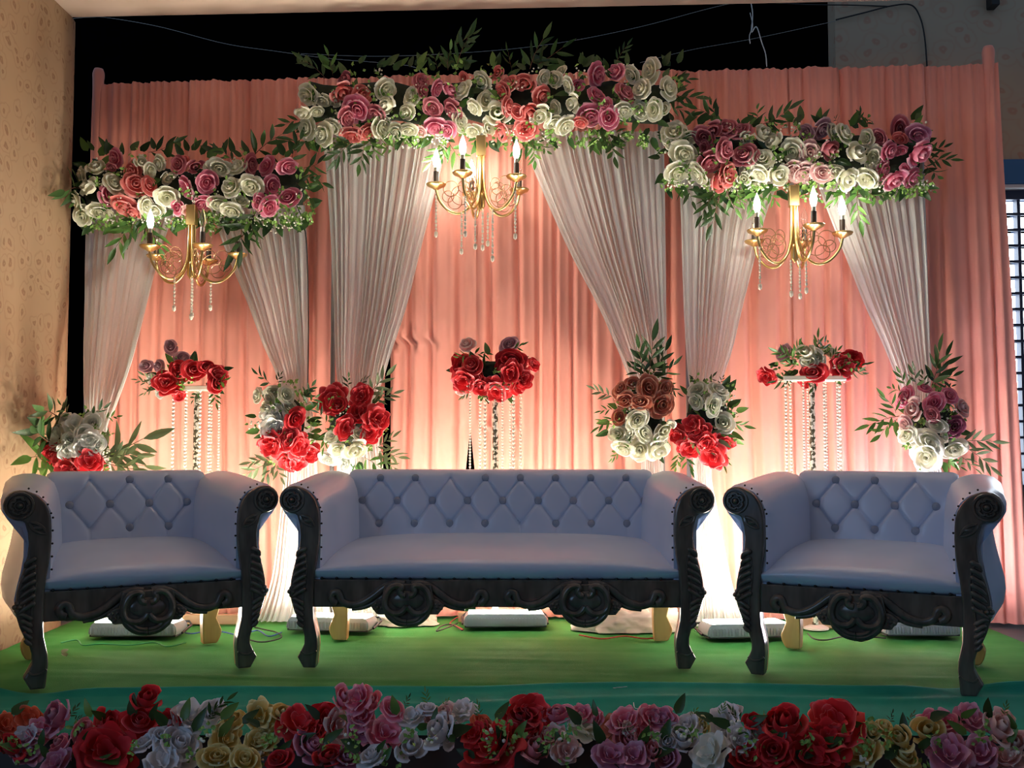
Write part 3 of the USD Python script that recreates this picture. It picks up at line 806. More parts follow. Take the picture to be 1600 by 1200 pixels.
def flower_parts(kind, seed):
    g = random.Random(seed)
    j = lambda s: g.uniform(-s, s)
    heart, out = [], []
    if kind == 'rose':
        for k in range(5):
            heart.append(petal(k * 2.4 + j(.2), [.04, .13 + .02 * k, .15 + .022 * k, .12 + .03 * k], [.0, .25, .52, .68 - .015 * k], 1.7 - .1 * k, .10, .01, seed + k, 6, 4))
        for k in range(4):
            heart.append(petal(k * 1.57 + j(.2), [.08, .34, .38, .40 + j(.03)], [-.02, .22, .46, .62 + j(.03)], .95, .10, .015, seed + 3 * k, 6, 4))
        for k in range(5):
            out.append(petal(.3 + k * 1.257 + j(.15), [.10, .48, .60, .66 + j(.03), .74 + j(.03)], [-.08, .06, .32, .46 + j(.04), .44 + j(.04)], .80, .14, .025, seed + 5 * k))
        for k in range(5):
            out.append(petal(.93 + k * 1.257 + j(.2), [.12, .58, .84, .98 + j(.05), 1.05 + j(.05)], [-.16, -.04, .12, .20 + j(.05), .13 + j(.06)], .74, .16, .04, seed + 7 * k))
    elif kind == 'bud':
        for k in range(5):
            heart.append(petal(k * 2.4 + j(.2), [.04, .15 + .02 * k, .20 + .02 * k, .12 + .02 * k], [.0, .30, .70, .98], 1.7, .10, .01, seed + k, 6, 4))
        for k in range(5):
            out.append(petal(.3 + k * 1.257 + j(.15), [.08, .44, .56, .50 + j(.03), .54 + j(.05)], [-.05, .12, .50, .78 + j(.04), .86], .85, .16, .03, seed + 5 * k))
        for k in range(3):
            out.append(petal(.93 + k * 2.09 + j(.2), [.10, .55, .78, .86, .98 + j(.05)], [-.14, .02, .36, .55 + j(.05), .52], .8, .16, .04, seed + 7 * k))
    else:                                                            # ruffled, loosely open
        for k in range(6):
            heart.append(petal(k * 2.4 + j(.3), [.03, .20, .30 + .03 * k, .30 + .045 * k], [.0, .16, .40, .56 + j(.05)], .9, .10, .07, seed + k, 7, 5))
        for k in range(5):
            out.append(petal(k * 1.257 + j(.25), [.10, .45, .66, .76 + j(.08), .84 + j(.08)], [-.08, .04, .28, .46 + j(.10), .54 + j(.1)], .78, .16, .09, seed + 5 * k, 8))
        for k in range(6):
            out.append(petal(.6 + k * 1.047 + j(.25), [.12, .55, .86, 1.02 + j(.08), 1.14 + j(.08)], [-.16, -.10, .04, .16 + j(.10), .14 + j(.12)], .66, .18, .11, seed + 7 * k, 8))
    return joinuv(heart), out

FLOWERS = {}
def flower_form(kind, variant, matname):
    key = f'{kind}_{variant}_{matname}'
    if key not in FLOWERS:
        path = form(key)
        heart, out = flower_parts(kind, 10 * variant + 3)
        m = MAT[matname]
        usdkit.mesh(stage, path + '/heart', heart[:2], m, smooth=True, uv=heart[2])
        for k, (V, Fc, U) in enumerate(out):
            usdkit.mesh(stage, path + ('/petal' if k == 0 else f'/petal_{k:03d}'), (V, Fc), m, smooth=True, uv=U)
        FLOWERS[key] = path
    return FLOWERS[key]

def blade(length, width, fold=0.25, bend=0.12, nl=6, ovate=False):
    t = np.linspace(0, 1, nl)
    w = width * (np.sin(np.pi * np.clip(t, 0, 1) ** (0.62 if ovate else 0.85)) ** (0.8 if ovate else 1.0)) + 0.004 * length
    w[-1] = 0.001 * length
    P = np.stack([np.stack([t * length, s * w / 2, -bend * length * t ** 2 + abs(s) * fold * w / 2], -1) for s in (-1, 0, 1)], 1)
    return grid(P)

SPRAYS = {}
def spray_form(n, variant, matname):
    key = f'leaf_spray_{n}_{variant}_{matname}'
    if key not in SPRAYS:
        g = random.Random(100 * variant + n)
        path = form(key)
        bow = g.uniform(-.12, .12)
        st = lambda t: np.array([t, bow * math.sin(math.pi * t) * 0.8, -.06 * t * t])
        pts = np.array([st(t) for t in np.linspace(0, 1, 9)])
        usdkit.mesh(stage, path + '/stem', tube(pts, np.linspace(.011, .006, 9), 5), MAT['stem_brown'] if matname != 'leaf_pale' else MAT['stem_green'], smooth=40)
        for k in range(n):
            t = 1.0 if k == n - 1 else .10 + .82 * k / (n - 1)
            sd = 1 if k % 2 else -1
            ang = 0.08 if k == n - 1 else sd * (0.95 - 0.45 * t + g.uniform(-.2, .2))
            Ln = g.uniform(.52, .66) * (0.95 if n > 6 else 1.1)
            b = blade(Ln, Ln * g.uniform(.21, .28), .3, g.uniform(.0, .3))
            rx = g.uniform(-.5, .5); rz = g.uniform(-.25, .25)
            Rx = np.array([[1, 0, 0], [0, math.cos(rx), -math.sin(rx)], [0, math.sin(rx), math.cos(rx)]])
            Ry = np.array([[math.cos(rz), 0, math.sin(rz)], [0, 1, 0], [-math.sin(rz), 0, math.cos(rz)]])
            Rz = np.array([[math.cos(ang), -math.sin(ang), 0], [math.sin(ang), math.cos(ang), 0], [0, 0, 1]])
            usdkit.mesh(stage, path + ('/leaf' if k == 0 else f'/leaf_{k:03d}'), move(b, st(t), Rz @ Ry @ Rx), MAT[matname], smooth=True)
        SPRAYS[key] = path
    return SPRAYS[key]

COLS = {'w': ('petal_cream', 'cream'), 'W': ('petal_white', 'white'), 'p': ('petal_pink', 'pink'), 'c': ('petal_coral', 'coral pink'), 'd': ('petal_dusty', 'dusky rose'),
        'l': ('petal_blush', 'pale blush'), 'm': ('petal_mauve', 'mauve'), 'u': ('petal_plum', 'plum'), 'k': ('petal_copper', 'copper peach'), 'r': ('petal_red', 'red'),
        'R': ('petal_rim_red', 'bright red'), 'y': ('petal_yellow', 'yellow'), 'o': ('petal_orange', 'orange red'), 'v': ('petal_lilac', 'lilac pink'), 'i': ('petal_ice', 'bluish white')}

def to_eye(p):
    d = EYE - p
    return d / np.linalg.norm(d)

def add_flower(T, p, rad, col, dirv, g, kind=None):
    if kind is None:
        kind = 'ruffled' if col in 'RWroy' and g.random() < (0.85 if col in 'Ro' else 0.45) else 'rose'
        if kind == 'rose' and col in 'wpcdl' and g.random() < 0.2:
            kind = 'bud'
    mat, word = COLS[col]
    nm = {'rose': 'rose', 'bud': 'rose_bud', 'ruffled': 'ruffled_flower'}[kind]
    lab = f'{word} artificial ' + {'rose': 'rose', 'bud': 'rose bud', 'ruffled': 'ruffled flower'}[kind]
    s = rad * (1.0 if kind == 'rose' else 1.08 if kind == 'bud' else 0.95)
    R = frame(dirv, g.uniform(0, 6.28))
    sq = g.uniform(.66, .95) if kind != 'ruffled' else g.uniform(.8, 1.0)                 # silk blooms are pressed a little flat by their neighbours
    Q = R * np.array([[1.06, sq, 1.0]])
    place(T, nm, flower_form(kind, g.randrange(3), mat), M4(Q, p - R[:, 2] * 0.2 * s, s), lab)

def add_spray(T, b, t, matname, n, g, twist=0.6):
    d = t - b; ln = np.linalg.norm(d); x = d / ln
    e = to_eye(b); z = e - x * np.dot(e, x); z /= np.linalg.norm(z)
    y = np.cross(z, x)
    a = g.uniform(-twist, twist)
    y, z = y * math.cos(a) + z * math.sin(a), z * math.cos(a) - y * math.sin(a)
    if g.random() < .5:
        y, z = -y, -z
    n = 7 if n > 6 else 5
    place(T, 'leaf_spray', spray_form(n, g.randrange(4), matname), M4(np.stack([x, y, z], 1), b, ln / 1.22))

def add_leaf(T, p, ln, g, matname='leaf_dark', dirxy=None):
    e = to_eye(p)
    right = np.cross(e, BZ) * -1; right /= np.linalg.norm(right); up = np.cross(right, e) * -1
    if dirxy is None:
        a = g.uniform(0, 6.28); dirxy = (math.cos(a), math.sin(a))
    x = right * dirxy[0] + BZ * dirxy[1] + e * g.uniform(-.2, .5); x /= np.linalg.norm(x)
    z = e + right * g.uniform(-.5, .5) + BZ * g.uniform(-.3, .7); z -= x * np.dot(z, x); z /= np.linalg.norm(z)
    y = np.cross(z, x)
    part(T, 'leaf', move(blade(ln, ln * g.uniform(.36, .5), .25, g.uniform(.05, .35), 7, True), p, np.stack([x, y, z], 1)), MAT[matname], True)

def sprigs(T, spots, g, size=0.05, green='sprig_green', white=0.5):
    """uncountable small filler: clustered leaflets and tiny blossoms"""
    gl, wl_ = [], []
    octa = trimesh.creation.octahedron() if hasattr(trimesh.creation, 'octahedron') else trimesh.creation.icosphere(0, 1.0)
    ov, of = arr(octa)
    for p in spots:
        e = to_eye(p)
        iswhite = g.random() < white
        for k in range(9):
            q = p + np.array([g.gauss(0, size * .33), g.gauss(0, size * .33), g.gauss(0, size * .33)]) + e * size * 0.15
            if iswhite and k < 6:
                wl_.append((ov * g.uniform(.0042, .0070) + q, of))
            else:
                R = frame(e + np.array([g.uniform(-1, 1), g.uniform(-1, 1), g.uniform(-.6, 1)]), g.uniform(0, 6.28))
                gl.append(move(blade(g.uniform(.6, 1.0) * size * .62, size * .34, .3, .2, 4, True), q, R))
    if gl:
        part(T, 'filler_foliage', join(gl), MAT[green], False, kind='stuff', label='small bright green filler foliage')
    if wl_:
        part(T, 'filler_blossom', join(wl_), MAT['sprig_white'], False, kind='stuff', label='tiny white filler blossoms')

def tiles(*ts):
    """(origin x, origin y, scale, 'colour x y diameter; ...') in crop pixels -> [(colour, px, py, diameter px)]"""
    out = []
    for ox, oy, sc, txt in ts:
        for it in txt.split(';'):
            q = it.split()
            if q:
                out.append((q[0], ox + float(q[1]) / sc, oy + float(q[2]) / sc, float(q[3]) / sc))
    return out

def garland(label, roses, box_px, off0, sprays, seed, nfill=115, thick=0.13):
    x0, x1, y0, y1 = box_px
    g = random.Random(seed)
    yc, hh = (y0 + y1) / 2, (y1 - y0) / 2
    T = thing('flower_garland', label, 'garland', bp((x0 + x1) / 2, y1, off0), BROT, group='rose garlands over the drapes')
    n = 26
    xs = np.linspace(x0 + 18, x1 - 18, n)
    core = np.array([bp(x, yc + 3 * math.sin(x * .05), off0 + 0.01) for x in xs])
    dpt = 5.4 / F
    v, f = tube(core, 1.0, 14)
    rz, ro = hh * dpt * 0.52, 0.06
    c = np.repeat(core, 14, 0); c = np.vstack([c, core[:1], core[-1:]])
    d = v - c
    o = (d @ BN)[:, None] * BN; zc = d[:, 2:] * BZ; s_ = d - o - zc
    v = c + o * ro + zc * rz + s_ * 0.02
    v += 0.02 * (nrg.random(v.shape) - .5)
    part(T, 'foam_base', (v, f), MAT['foam_dark'], True)
    bul = lambda y: thick * math.sqrt(max(0.0, 1 - ((y - yc) / (hh * 1.05)) ** 2))
    for col, px, py, dia in roses:
        off = off0 + bul(py) + g.uniform(-.015, .03)
        p = bp(px, py, off); rad = dia / F * np.dot(p - EYE, FWD) / 2 * 1.27
        e = to_eye(p)
        t = (px - (x0 + x1) / 2) / ((x1 - x0) / 2)
        dv = e * 1.0 + BE * (g.uniform(-1.1, 1.1) + .5 * t ** 5) + BZ * (-.5 * (py - yc) / hh + g.uniform(-1.0, .5))
        add_flower(T, p, rad, col, dv, g)
    for (bx, by, tx, ty, mat, k) in sprays:
        add_spray(T, bp(bx, by, off0 + .06), bp(tx, ty, off0 + .06 + g.uniform(.0, .12) + (.18 if tx < 112 else 0)), {'d': 'leaf_dark', 'm': 'leaf_mid', 'p': 'leaf_pale'}[mat], k, g)
    NL = int((x1 - x0) / 4.2)
    for k in range(NL):
        px = x0 + (x1 - x0) * (k + .5 + g.uniform(-.4, .4)) / NL
        py = g.choice([y0 + g.uniform(-3, 10), y1 + g.uniform(-12, 2), yc + g.uniform(-.7, .7) * hh])
        off = off0 + bul(py) * .75
        add_leaf(T, bp(px, py, off), g.uniform(.06, .095), g, 'leaf_dark' if g.random() < .75 else 'leaf_mid', (g.uniform(-1, 1), (yc - py) / hh + g.uniform(-.5, .5)))
    for px, dx in ((x0 + 17, -1), (x1 - 6, 1)):
        for k in range(4):
            add_leaf(T, bp(px, yc + g.uniform(-.7, .7) * hh, off0 + .04), g.uniform(.06, .085), g, 'leaf_dark', (dx, g.uniform(-.7, .7)))
    sp = []
    for k in range(nfill):
        px = g.uniform(x0 + 10, x1 + 2); py = y1 + g.uniform(-14, 6) if g.random() < .45 else g.uniform(y0 + 4, y1)
        sp.append(bp(px, py, off0 + bul(py) * .95))
    sprigs(T, sp, g, .05)
    return T

G_OFF = 0.30
garland('left cream and pink rose garland, lowest-hung beside the tan wall, above a brass chandelier', tiles(
    (80, 200, 6, 'w 285 450 150;w 375 560 180;w 430 390 150;p 600 280 150;w 590 520 190;p 545 620 190;c 760 420 200;c 790 530 200;c 920 540 160;w 840 330 110;w 930 400 130;w 1010 330 150;w 1080 460 130;w 1085 650 190;w 890 730 140;w 985 770 175;w 235 680 150;w 295 825 180;w 450 785 190;c 685 730 210;c 785 780 120;d 1190 340 140;c 1255 310 110;p 1260 560 180;p 1190 740 120;l 1300 790 140;w 545 790 90;d 560 370 90'),
    (290, 180, 5.454, 'd 80 430 130;w 290 450 175;w 440 440 150;d 560 420 150;p 690 430 155;p 870 440 175;p 185 570 165;w 385 610 160;w 560 600 180;p 740 600 150;p 140 750 160;w 275 755 160;w 390 815 155;w 470 730 120;p 625 740 130;p 715 780 165;p 875 700 180;w 205 440 90')),
    (120, 490, 236, 350), G_OFF,
    [(232, 238, 275, 222, 'd', 5), (365, 252, 338, 228, 'd', 5), (395, 245, 452, 200, 'd', 9), (455, 252, 472, 212, 'd', 5), (470, 275, 512, 287, 'd', 9), (475, 262, 508, 250, 'd', 5), (462, 285, 490, 315, 'd', 5),
     (205, 342, 175, 395, 'm', 9), (215, 342, 200, 378, 'd', 5), (232, 340, 252, 395, 'm', 9), (222, 342, 230, 372, 'd', 5), (372, 338, 342, 358, 'm', 5), (380, 342, 376, 402, 'd', 9), (388, 338, 402, 380, 'm', 5), (392, 335, 418, 352, 'd', 5), (128, 296, 101, 300, 'd', 5), (130, 304, 113, 318, 'm', 5), (400, 330, 360, 400, 'd', 9)],
    31)
garland('middle garland of cream, pink and coral roses, the highest and widest, over the centre drapes', tiles(
    (440, 60, 6, 'w 240 530 200;w 385 580 150;w 490 570 130;w 215 680 160;w 235 840 190;w 390 900 215;w 480 830 150;c 555 490 175;d 610 380 130;c 760 540 180;p 710 660 225;d 610 745 190;d 890 710 165;c 660 910 190;c 800 880 150;w 980 480 185;w 1010 620 180;w 1220 540 175;w 1175 690 180;w 940 840 185;w 1075 870 150;w 1190 860 155;l 1310 880 110;w 330 690 110'),
    (640, 60, 6, 'd 105 400 145;d 130 490 115;p 260 470 140;p 360 490 145;w 500 480 165;w 680 400 170;d 215 650 165;d 405 670 180;w 605 650 145;w 720 580 165;p 245 830 180;p 360 860 155;w 475 780 165;w 595 870 175;w 730 840 145;w 820 710 195;c 835 320 120;c 870 500 150;c 935 420 160;c 1100 420 180;c 1240 540 175;c 920 640 150;c 1010 690 140;c 1110 680 165;w 1240 710 175;c 880 860 170;c 1090 850 195;w 1260 370 130;c 505 365 90'),
    (840, 60, 6, 'w 160 385 140;w 220 300 95;w 285 440 140;p 560 340 195;p 375 440 115;p 735 310 180;w 880 340 150;w 1060 300 205;w 165 650 115;w 345 600 145;p 560 540 165;d 820 510 180;w 970 470 185;w 1230 470 185;w 145 790 145;w 265 820 180;p 490 720 205;p 640 630 130;p 670 740 180;w 810 680 180;w 960 680 160;w 1090 670 175;w 1180 660 115;c 400 790 115')),
    (466, 1062, 102, 220), G_OFF,
    [(508, 122, 470, 88, 'd', 9), (520, 118, 513, 82, 'm', 5), (712, 112, 735, 48, 'd', 9), (684, 108, 676, 80, 'd', 5), (700, 110, 705, 72, 'd', 5), (828, 108, 852, 52, 'd', 9), (800, 108, 792, 76, 'd', 5), (842, 100, 885, 68, 'd', 5), (964, 96, 982, 66, 'd', 9), (940, 104, 935, 92, 'd', 5),
     (1044, 145, 1094, 152, 'd', 9), (1048, 128, 1080, 122, 'd', 5), (1042, 160, 1075, 175, 'd', 5), (474, 187, 440, 196, 'd', 5), (480, 205, 468, 232, 'd', 5), (550, 222, 522, 254, 'd', 9), (570, 222, 560, 262, 'd', 9), (578, 220, 590, 248, 'm', 5), (594, 216, 612, 240, 'm', 5), (692, 226, 668, 262, 'm', 9), (702, 224, 722, 252, 'm', 5), (694, 226, 690, 252, 'd', 5),
     (832, 222, 838, 258, 'm', 9), (838, 220, 858, 240, 'd', 5), (826, 222, 800, 240, 'd', 5), (950, 206, 962, 255, 'd', 9), (942, 202, 925, 228, 'd', 5), (958, 204, 976, 216, 'd', 5), (710, 70, 745, 50, 'd', 5)],
    32, 160)
garland('right garland of dusky rose, blush and cream roses above the chandelier nearest the window', tiles(
    (1000, 150, 5, 'w 265 280 175;w 250 370 105;w 390 330 115;w 340 450 195;w 290 600 165;w 450 610 160;d 500 320 160;d 560 260 140;d 675 250 160;d 785 270 155;w 835 330 115;d 665 420 160;d 820 460 180;d 540 520 175;c 595 670 160;c 690 610 165;w 960 310 145;w 1055 370 145;w 950 490 160;w 815 580 105;w 935 610 135;w 1070 620 145;w 810 640 95;w 895 700 105;d 500 400 90'),
    (1220, 150, 5, 'w 100 430 170;l 225 440 155;d 365 415 155;m 320 260 145;w 410 280 115;w 500 290 145;w 670 330 125;d 770 320 115;d 930 250 160;v 1075 300 160;p 850 430 140;p 930 430 95;p 1070 440 180;w 570 450 155;w 720 480 155;l 85 580 145;l 165 600 155;l 235 630 135;l 320 600 155;w 430 590 125;w 510 630 165;w 670 650 165;p 800 580 145;p 880 640 160;p 1030 640 150;p 970 570 75;m 200 280 125;w 20 640 95;c 930 330 100')),
    (1030, 1448, 190, 298), G_OFF,
    [(1124, 186, 1084, 168, 'd', 5), (1118, 188, 1110, 160, 'd', 5), (1186, 194, 1182, 164, 'd', 5), (1192, 194, 1240, 166, 'd', 9), (1200, 192, 1215, 190, 'd', 5), (1345, 194, 1345, 172, 'd', 5), (1352, 195, 1358, 180, 'd', 5), (1310, 192, 1302, 182, 'd', 5), (1446, 246, 1494, 250, 'd', 9), (1448, 240, 1480, 228, 'd', 5), (1444, 258, 1470, 280, 'd', 5),
     (1120, 298, 1092, 342, 'd', 9), (1126, 298, 1110, 362, 'd', 9), (1134, 296, 1152, 330, 'm', 5), (1148, 296, 1160, 318, 'm', 5), (1182, 298, 1186, 348, 'm', 9), (1176, 296, 1170, 322, 'd', 5), (1200, 296, 1216, 318, 'm', 5), (1328, 296, 1298, 314, 'm', 5), (1340, 298, 1344, 352, 'm', 9), (1352, 296, 1378, 318, 'm', 5), (1358, 294, 1384, 306, 'd', 5), (1072, 290, 1082, 318, 'd', 5)],
    33, 140)

# ------------------------------------------------------------------ bouquets on the drapes and on the pedestals
def bouquet(name, label, blooms, centre, rad_px, off0, sprays, seed, leaves=14, fill=16, depth=0.12, big=1.22, core=True, lean=0.9, leafmat=None, white=0.35):
    g = random.Random(seed)
    cx, cy = centre; rx, ry = rad_px
    T = thing(name, label, 'flower arrangement', bp(cx, cy + ry, off0), BROT, 'bouquets tied on the sheer drapes' if name == 'drape_bouquet' else 'flower arrangements on the crystal pedestals')
    if core:
        s = trimesh.creation.icosphere(2, 1.0); v, f = arr(s)
        c = bp(cx, cy, off0)
        v = c + v[:, :1] * BE * (rx * .62 * 5.2 / F) + v[:, 1:2] * BN * depth * .75 + v[:, 2:] * BZ * (ry * .62 * 5.2 / F)
        v = v + 0.02 * (nrg.random(v.shape) - .5)
        part(T, 'foam_base', (v, f), MAT['foam_dark'], True)
    for col, px, py, dia in blooms:
        u, w = (px - cx) / rx, (py - cy) / ry
        off = off0 + depth * math.sqrt(max(0, 1 - min(1, u * u + w * w))) + g.uniform(-.01, .03)
        p = bp(px, py, off); r = dia / F * np.dot(p - EYE, FWD) / 2 * big
        dv = to_eye(p) + BE * (lean * u * .7 + g.uniform(-.4, .4)) + BZ * (-lean * w * .6 + g.uniform(-.35, .35))
        add_flower(T, p, r, col, dv, g)
    for (bx, by, tx, ty, mat, k) in sprays:
        add_spray(T, bp(bx, by, off0 + .05), bp(tx, ty, off0 + .05 + g.uniform(.0, .08) + (.26 if tx < 75 else 0)), {'d': 'leaf_dark', 'm': 'leaf_mid', 'p': 'leaf_pale'}[mat], k, g)
    for k in range(leaves):
        a = g.uniform(0, 6.28); q = g.uniform(.5, 1.0)
        add_leaf(T, bp(cx + rx * q * math.cos(a) * .9, cy + ry * q * math.sin(a) * .9, off0 + depth * .5 * (1 - q)), g.uniform(.055, .09), g, leafmat or ('leaf_dark' if g.random() < .6 else 'leaf_mid'), (math.cos(a), -math.sin(a)))
    sp = []
    for k in range(fill):
        a = g.uniform(0, 6.28); q = math.sqrt(g.random())
        sp.append(bp(cx + rx * q * math.cos(a), cy + ry * q * math.sin(a), off0 + depth * math.sqrt(max(0, 1 - q * q)) * .85))
    if sp:
        sprigs(T, sp, g, .045, white=white)
    return T
B_OFF = 0.27
bouquet('drape_bouquet', 'far left bouquet of white ruffled flowers over red, beside the tan wall', tiles((20, 600, 6.667,
    'W 545 370 150;W 650 430 200;W 830 410 240;W 460 560 210;W 740 510 170;W 800 580 180;W 570 680 180;W 730 660 200;W 880 640 190;W 600 580 150;R 420 720 200;R 360 665 120;R 590 880 270;R 800 800 230;R 850 890 220;R 690 930 180;R 480 780 130')),
    (122, 700), (55, 52), 0.60, [(90, 655, 68, 640, 'd', 9), (84, 690, 48, 672, 'd', 9), (78, 680, 60, 660, 'd', 5), (75, 715, 50, 712, 'm', 5), (85, 720, 62, 738, 'm', 5), (110, 648, 92, 630, 'm', 5), (140, 652, 166, 636, 'd', 5), (165, 655, 186, 650, 'm', 5), (150, 716, 242, 678, 'p', 9), (160, 716, 228, 710, 'p', 9), (162, 722, 222, 735, 'p', 9), (165, 720, 240, 730, 'p', 5), (155, 735, 180, 745, 'm', 5)], 41)
bouquet('drape_bouquet', 'bouquet of cream roses over red ruffled flowers, above the gap behind the left sofa', tiles((370, 560, 5.926,
    'w 190 340 125;w 340 310 155;w 460 335 145;w 300 370 115;w 295 455 145;w 490 455 155;W 340 550 225;W 330 640 195;r 540 555 195;R 320 800 215;R 490 740 225;R 570 800 210;R 660 880 200;R 470 960 180;R 560 960 160;R 290 730 130;W 250 520 110')),
    (444, 660), (50, 72), B_OFF, [(422, 600, 398, 582, 'd', 5), (432, 598, 440, 584, 'd', 5), (474, 625, 490, 598, 'd', 9), (478, 632, 496, 618, 'd', 5), (410, 695, 402, 696, 'm', 5), (425, 718, 385, 722, 'p', 9), (425, 720, 376, 745, 'p', 9), (428, 722, 410, 750, 'p', 5), (430, 725, 440, 748, 'p', 5)], 42)
bouquet('drape_bouquet', 'deep red rose bouquet with pale cream ones, above the long sofa at its left', tiles((370, 560, 5.926,
    'R 885 380 240;r 930 430 140;R 1150 350 200;r 1115 500 190;R 1220 520 160;R 1300 560 225;R 1010 640 190;R 1230 680 190;w 1125 700 125;w 1090 830 195;w 880 720 145;w 930 850 135;W 845 930 165;W 1010 970 180;w 1160 850 90;r 830 350 130')),
    (548, 668), (55, 66), B_OFF, [(575, 618, 610, 582, 'p', 9), (582, 628, 622, 612, 'p', 9), (580, 640, 600, 645, 'm', 5), (545, 606, 545, 586, 'd', 5), (560, 604, 574, 590, 'd', 5), (505, 655, 488, 632, 'd', 5), (508, 660, 530, 645, 'm', 9), (508, 668, 520, 690, 'm', 5), (512, 672, 504, 704, 'm', 9), (520, 680, 535, 700, 'm', 5), (588, 700, 618, 680, 'p', 9), (590, 705, 628, 715, 'p', 9), (590, 712, 622, 735, 'p', 9), (570, 715, 600, 735, 'm', 5)], 43)
bouquet('drape_bouquet', 'bouquet of copper peach roses over cream roses with tall dark leaves', tiles((920, 500, 4.615,
    'k 230 500 130;k 430 490 165;k 550 500 135;k 265 580 140;k 375 590 145;k 525 610 175;k 220 700 105;w 350 720 155;w 210 820 135;w 300 800 90;w 400 815 145;w 545 790 145;w 250 930 145;w 370 930 155;w 485 930 155;k 320 455 105;w 520 860 110')),
    (1000, 652), (58, 72), B_OFF, [(1012, 590, 1022, 520, 'd', 9), (1016, 590, 1046, 540, 'd', 9), (1010, 590, 996, 535, 'd', 9), (1008, 592, 982, 570, 'd', 5), (1028, 590, 1056, 568, 'd', 5), (1018, 585, 1040, 560, 'd', 9), (958, 620, 924, 606, 'p', 9), (958, 640, 936, 642, 'm', 5), (960, 655, 932, 668, 'm', 5), (1040, 600, 1062, 616, 'd', 5), (968, 705, 955, 718, 'm', 5)], 44)
bouquet('drape_bouquet', 'bouquet of cream roses over red flowers half covered by long leaves', tiles((920, 500, 4.615,
    'w 780 500 125;w 940 510 145;w 900 620 145;w 770 590 105;w 970 740 145;w 960 560 100;w 860 560 95;R 650 830 150;R 750 750 130;R 740 920 160;R 890 970 190;R 980 880 125;R 800 820 150;R 850 880 140')),
    (1106, 655), (52, 70), B_OFF, [(1088, 598, 1082, 590, 'd', 5), (1108, 596, 1116, 586, 'd', 5), (1125, 600, 1130, 588, 'd', 5), (1130, 655, 1168, 668, 'm', 9), (1130, 650, 1150, 634, 'm', 5), (1075, 645, 1108, 634, 'm', 5), (1072, 660, 1105, 700, 'p', 9), (1082, 662, 1130, 690, 'p', 9), (1076, 668, 1090, 705, 'p', 9), (1100, 670, 1138, 680, 'm', 5), (1060, 705, 1056, 735, 'm', 9), (1072, 710, 1080, 735, 'm', 5), (1120, 700, 1132, 730, 'm', 5)], 45)
bouquet('drape_bouquet', 'far right bouquet of pink, plum and cream roses near the barred window', tiles((1340, 520, 5,
    'p 375 490 140;p 345 540 100;p 525 430 95;l 445 600 150;p 600 545 155;p 720 490 115;l 815 580 135;u 755 735 150;d 580 640 120;w 620 720 145;w 385 800 145;w 450 830 125;w 560 850 205;w 540 960 225;w 750 910 190;w 680 810 85;l 370 710 115')),
    (1455, 668), (56, 70), B_OFF, [(1456, 602, 1468, 540, 'd', 9), (1460, 602, 1480, 548, 'd', 5), (1460, 600, 1496, 585, 'd', 9), (1470, 610, 1490, 602, 'd', 5), (1434, 605, 1428, 575, 'd', 5), (1444, 604, 1442, 582, 'd', 5), (1418, 605, 1405, 580, 'm', 5), (1412, 612, 1388, 605, 'm', 5), (1405, 650, 1350, 665, 'm', 9), (1402, 655, 1370, 685, 'm', 5), (1400, 645, 1380, 618, 'm', 5), (1500, 690, 1562, 690, 'p', 9), (1510, 700, 1556, 735, 'p', 9), (1500, 712, 1528, 735, 'p', 5), (1480, 718, 1505, 732, 'm', 5)], 46)
P_OFF = 0.27
bouquet('pedestal_bouquet', 'red flowers with faded mauve blooms on the left crystal pedestal', tiles((200, 520, 5,
    'm 335 110 125;m 430 200 120;m 140 260 110;m 240 260 100;r 400 300 150;R 510 290 160;r 620 270 130;R 300 390 165;R 700 320 150;R 700 390 155;R 400 490 95;W 190 370 100;W 240 480 70')),
    (296, 590), (62, 34), P_OFF, [(232, 600, 212, 592, 'p', 5), (240, 608, 222, 615, 'p', 5), (330, 600, 356, 592, 'm', 5), (310, 612, 300, 628, 'd', 5), (335, 612, 338, 632, 'm', 5), (246, 596, 222, 585, 'p', 5)], 51, 12, 8, 0.09, core=False)
bouquet('pedestal_bouquet', 'wreath of red flowers with two buds on the middle crystal pedestal', tiles((690, 510, 5,
    'l 200 140 135;r 160 310 160;R 180 420 190;R 240 300 150;R 300 470 140;R 430 500 180;r 550 260 205;m 530 140 140;R 540 360 160;R 640 410 140;R 600 470 120;R 720 300 95;l 150 510 75;r 480 300 120;R 270 400 120')),
    (770, 585), (62, 36), P_OFF, [(735, 552, 712, 560, 'm', 5), (740, 552, 764, 552, 'm', 5), (748, 612, 760, 626, 'd', 5), (770, 590, 740, 558, 'd', 5), (800, 545, 818, 538, 'm', 5), (735, 612, 722, 620, 'p', 5)], 52, 12, 6, 0.09, leafmat='leaf_dark')
bouquet('pedestal_bouquet', 'green sprigs and pale petals with red flowers at both ends, on the right crystal pedestal', tiles((1170, 500, 4.8,
    'R 130 420 125;R 490 390 175;R 440 470 115;R 700 350 165;r 780 290 135;m 260 240 120;w 440 250 130;w 520 280 125;w 450 310 115;w 620 240 100')),
    (1272, 570), (62, 26), P_OFF, [(1240, 562, 1212, 548, 'm', 9), (1240, 560, 1250, 536, 'm', 9), (1246, 570, 1226, 568, 'm', 9), (1276, 560, 1278, 522, 'm', 9), (1282, 556, 1290, 532, 'd', 5), (1295, 562, 1312, 545, 'm', 9), (1330, 575, 1356, 568, 'd', 5), (1330, 580, 1350, 584, 'd', 5), (1240, 590, 1208, 596, 'd', 5), (1232, 592, 1230, 606, 'd', 5), (1276, 596, 1268, 608, 'd', 5)], 53, 10, 14, 0.08, core=False)

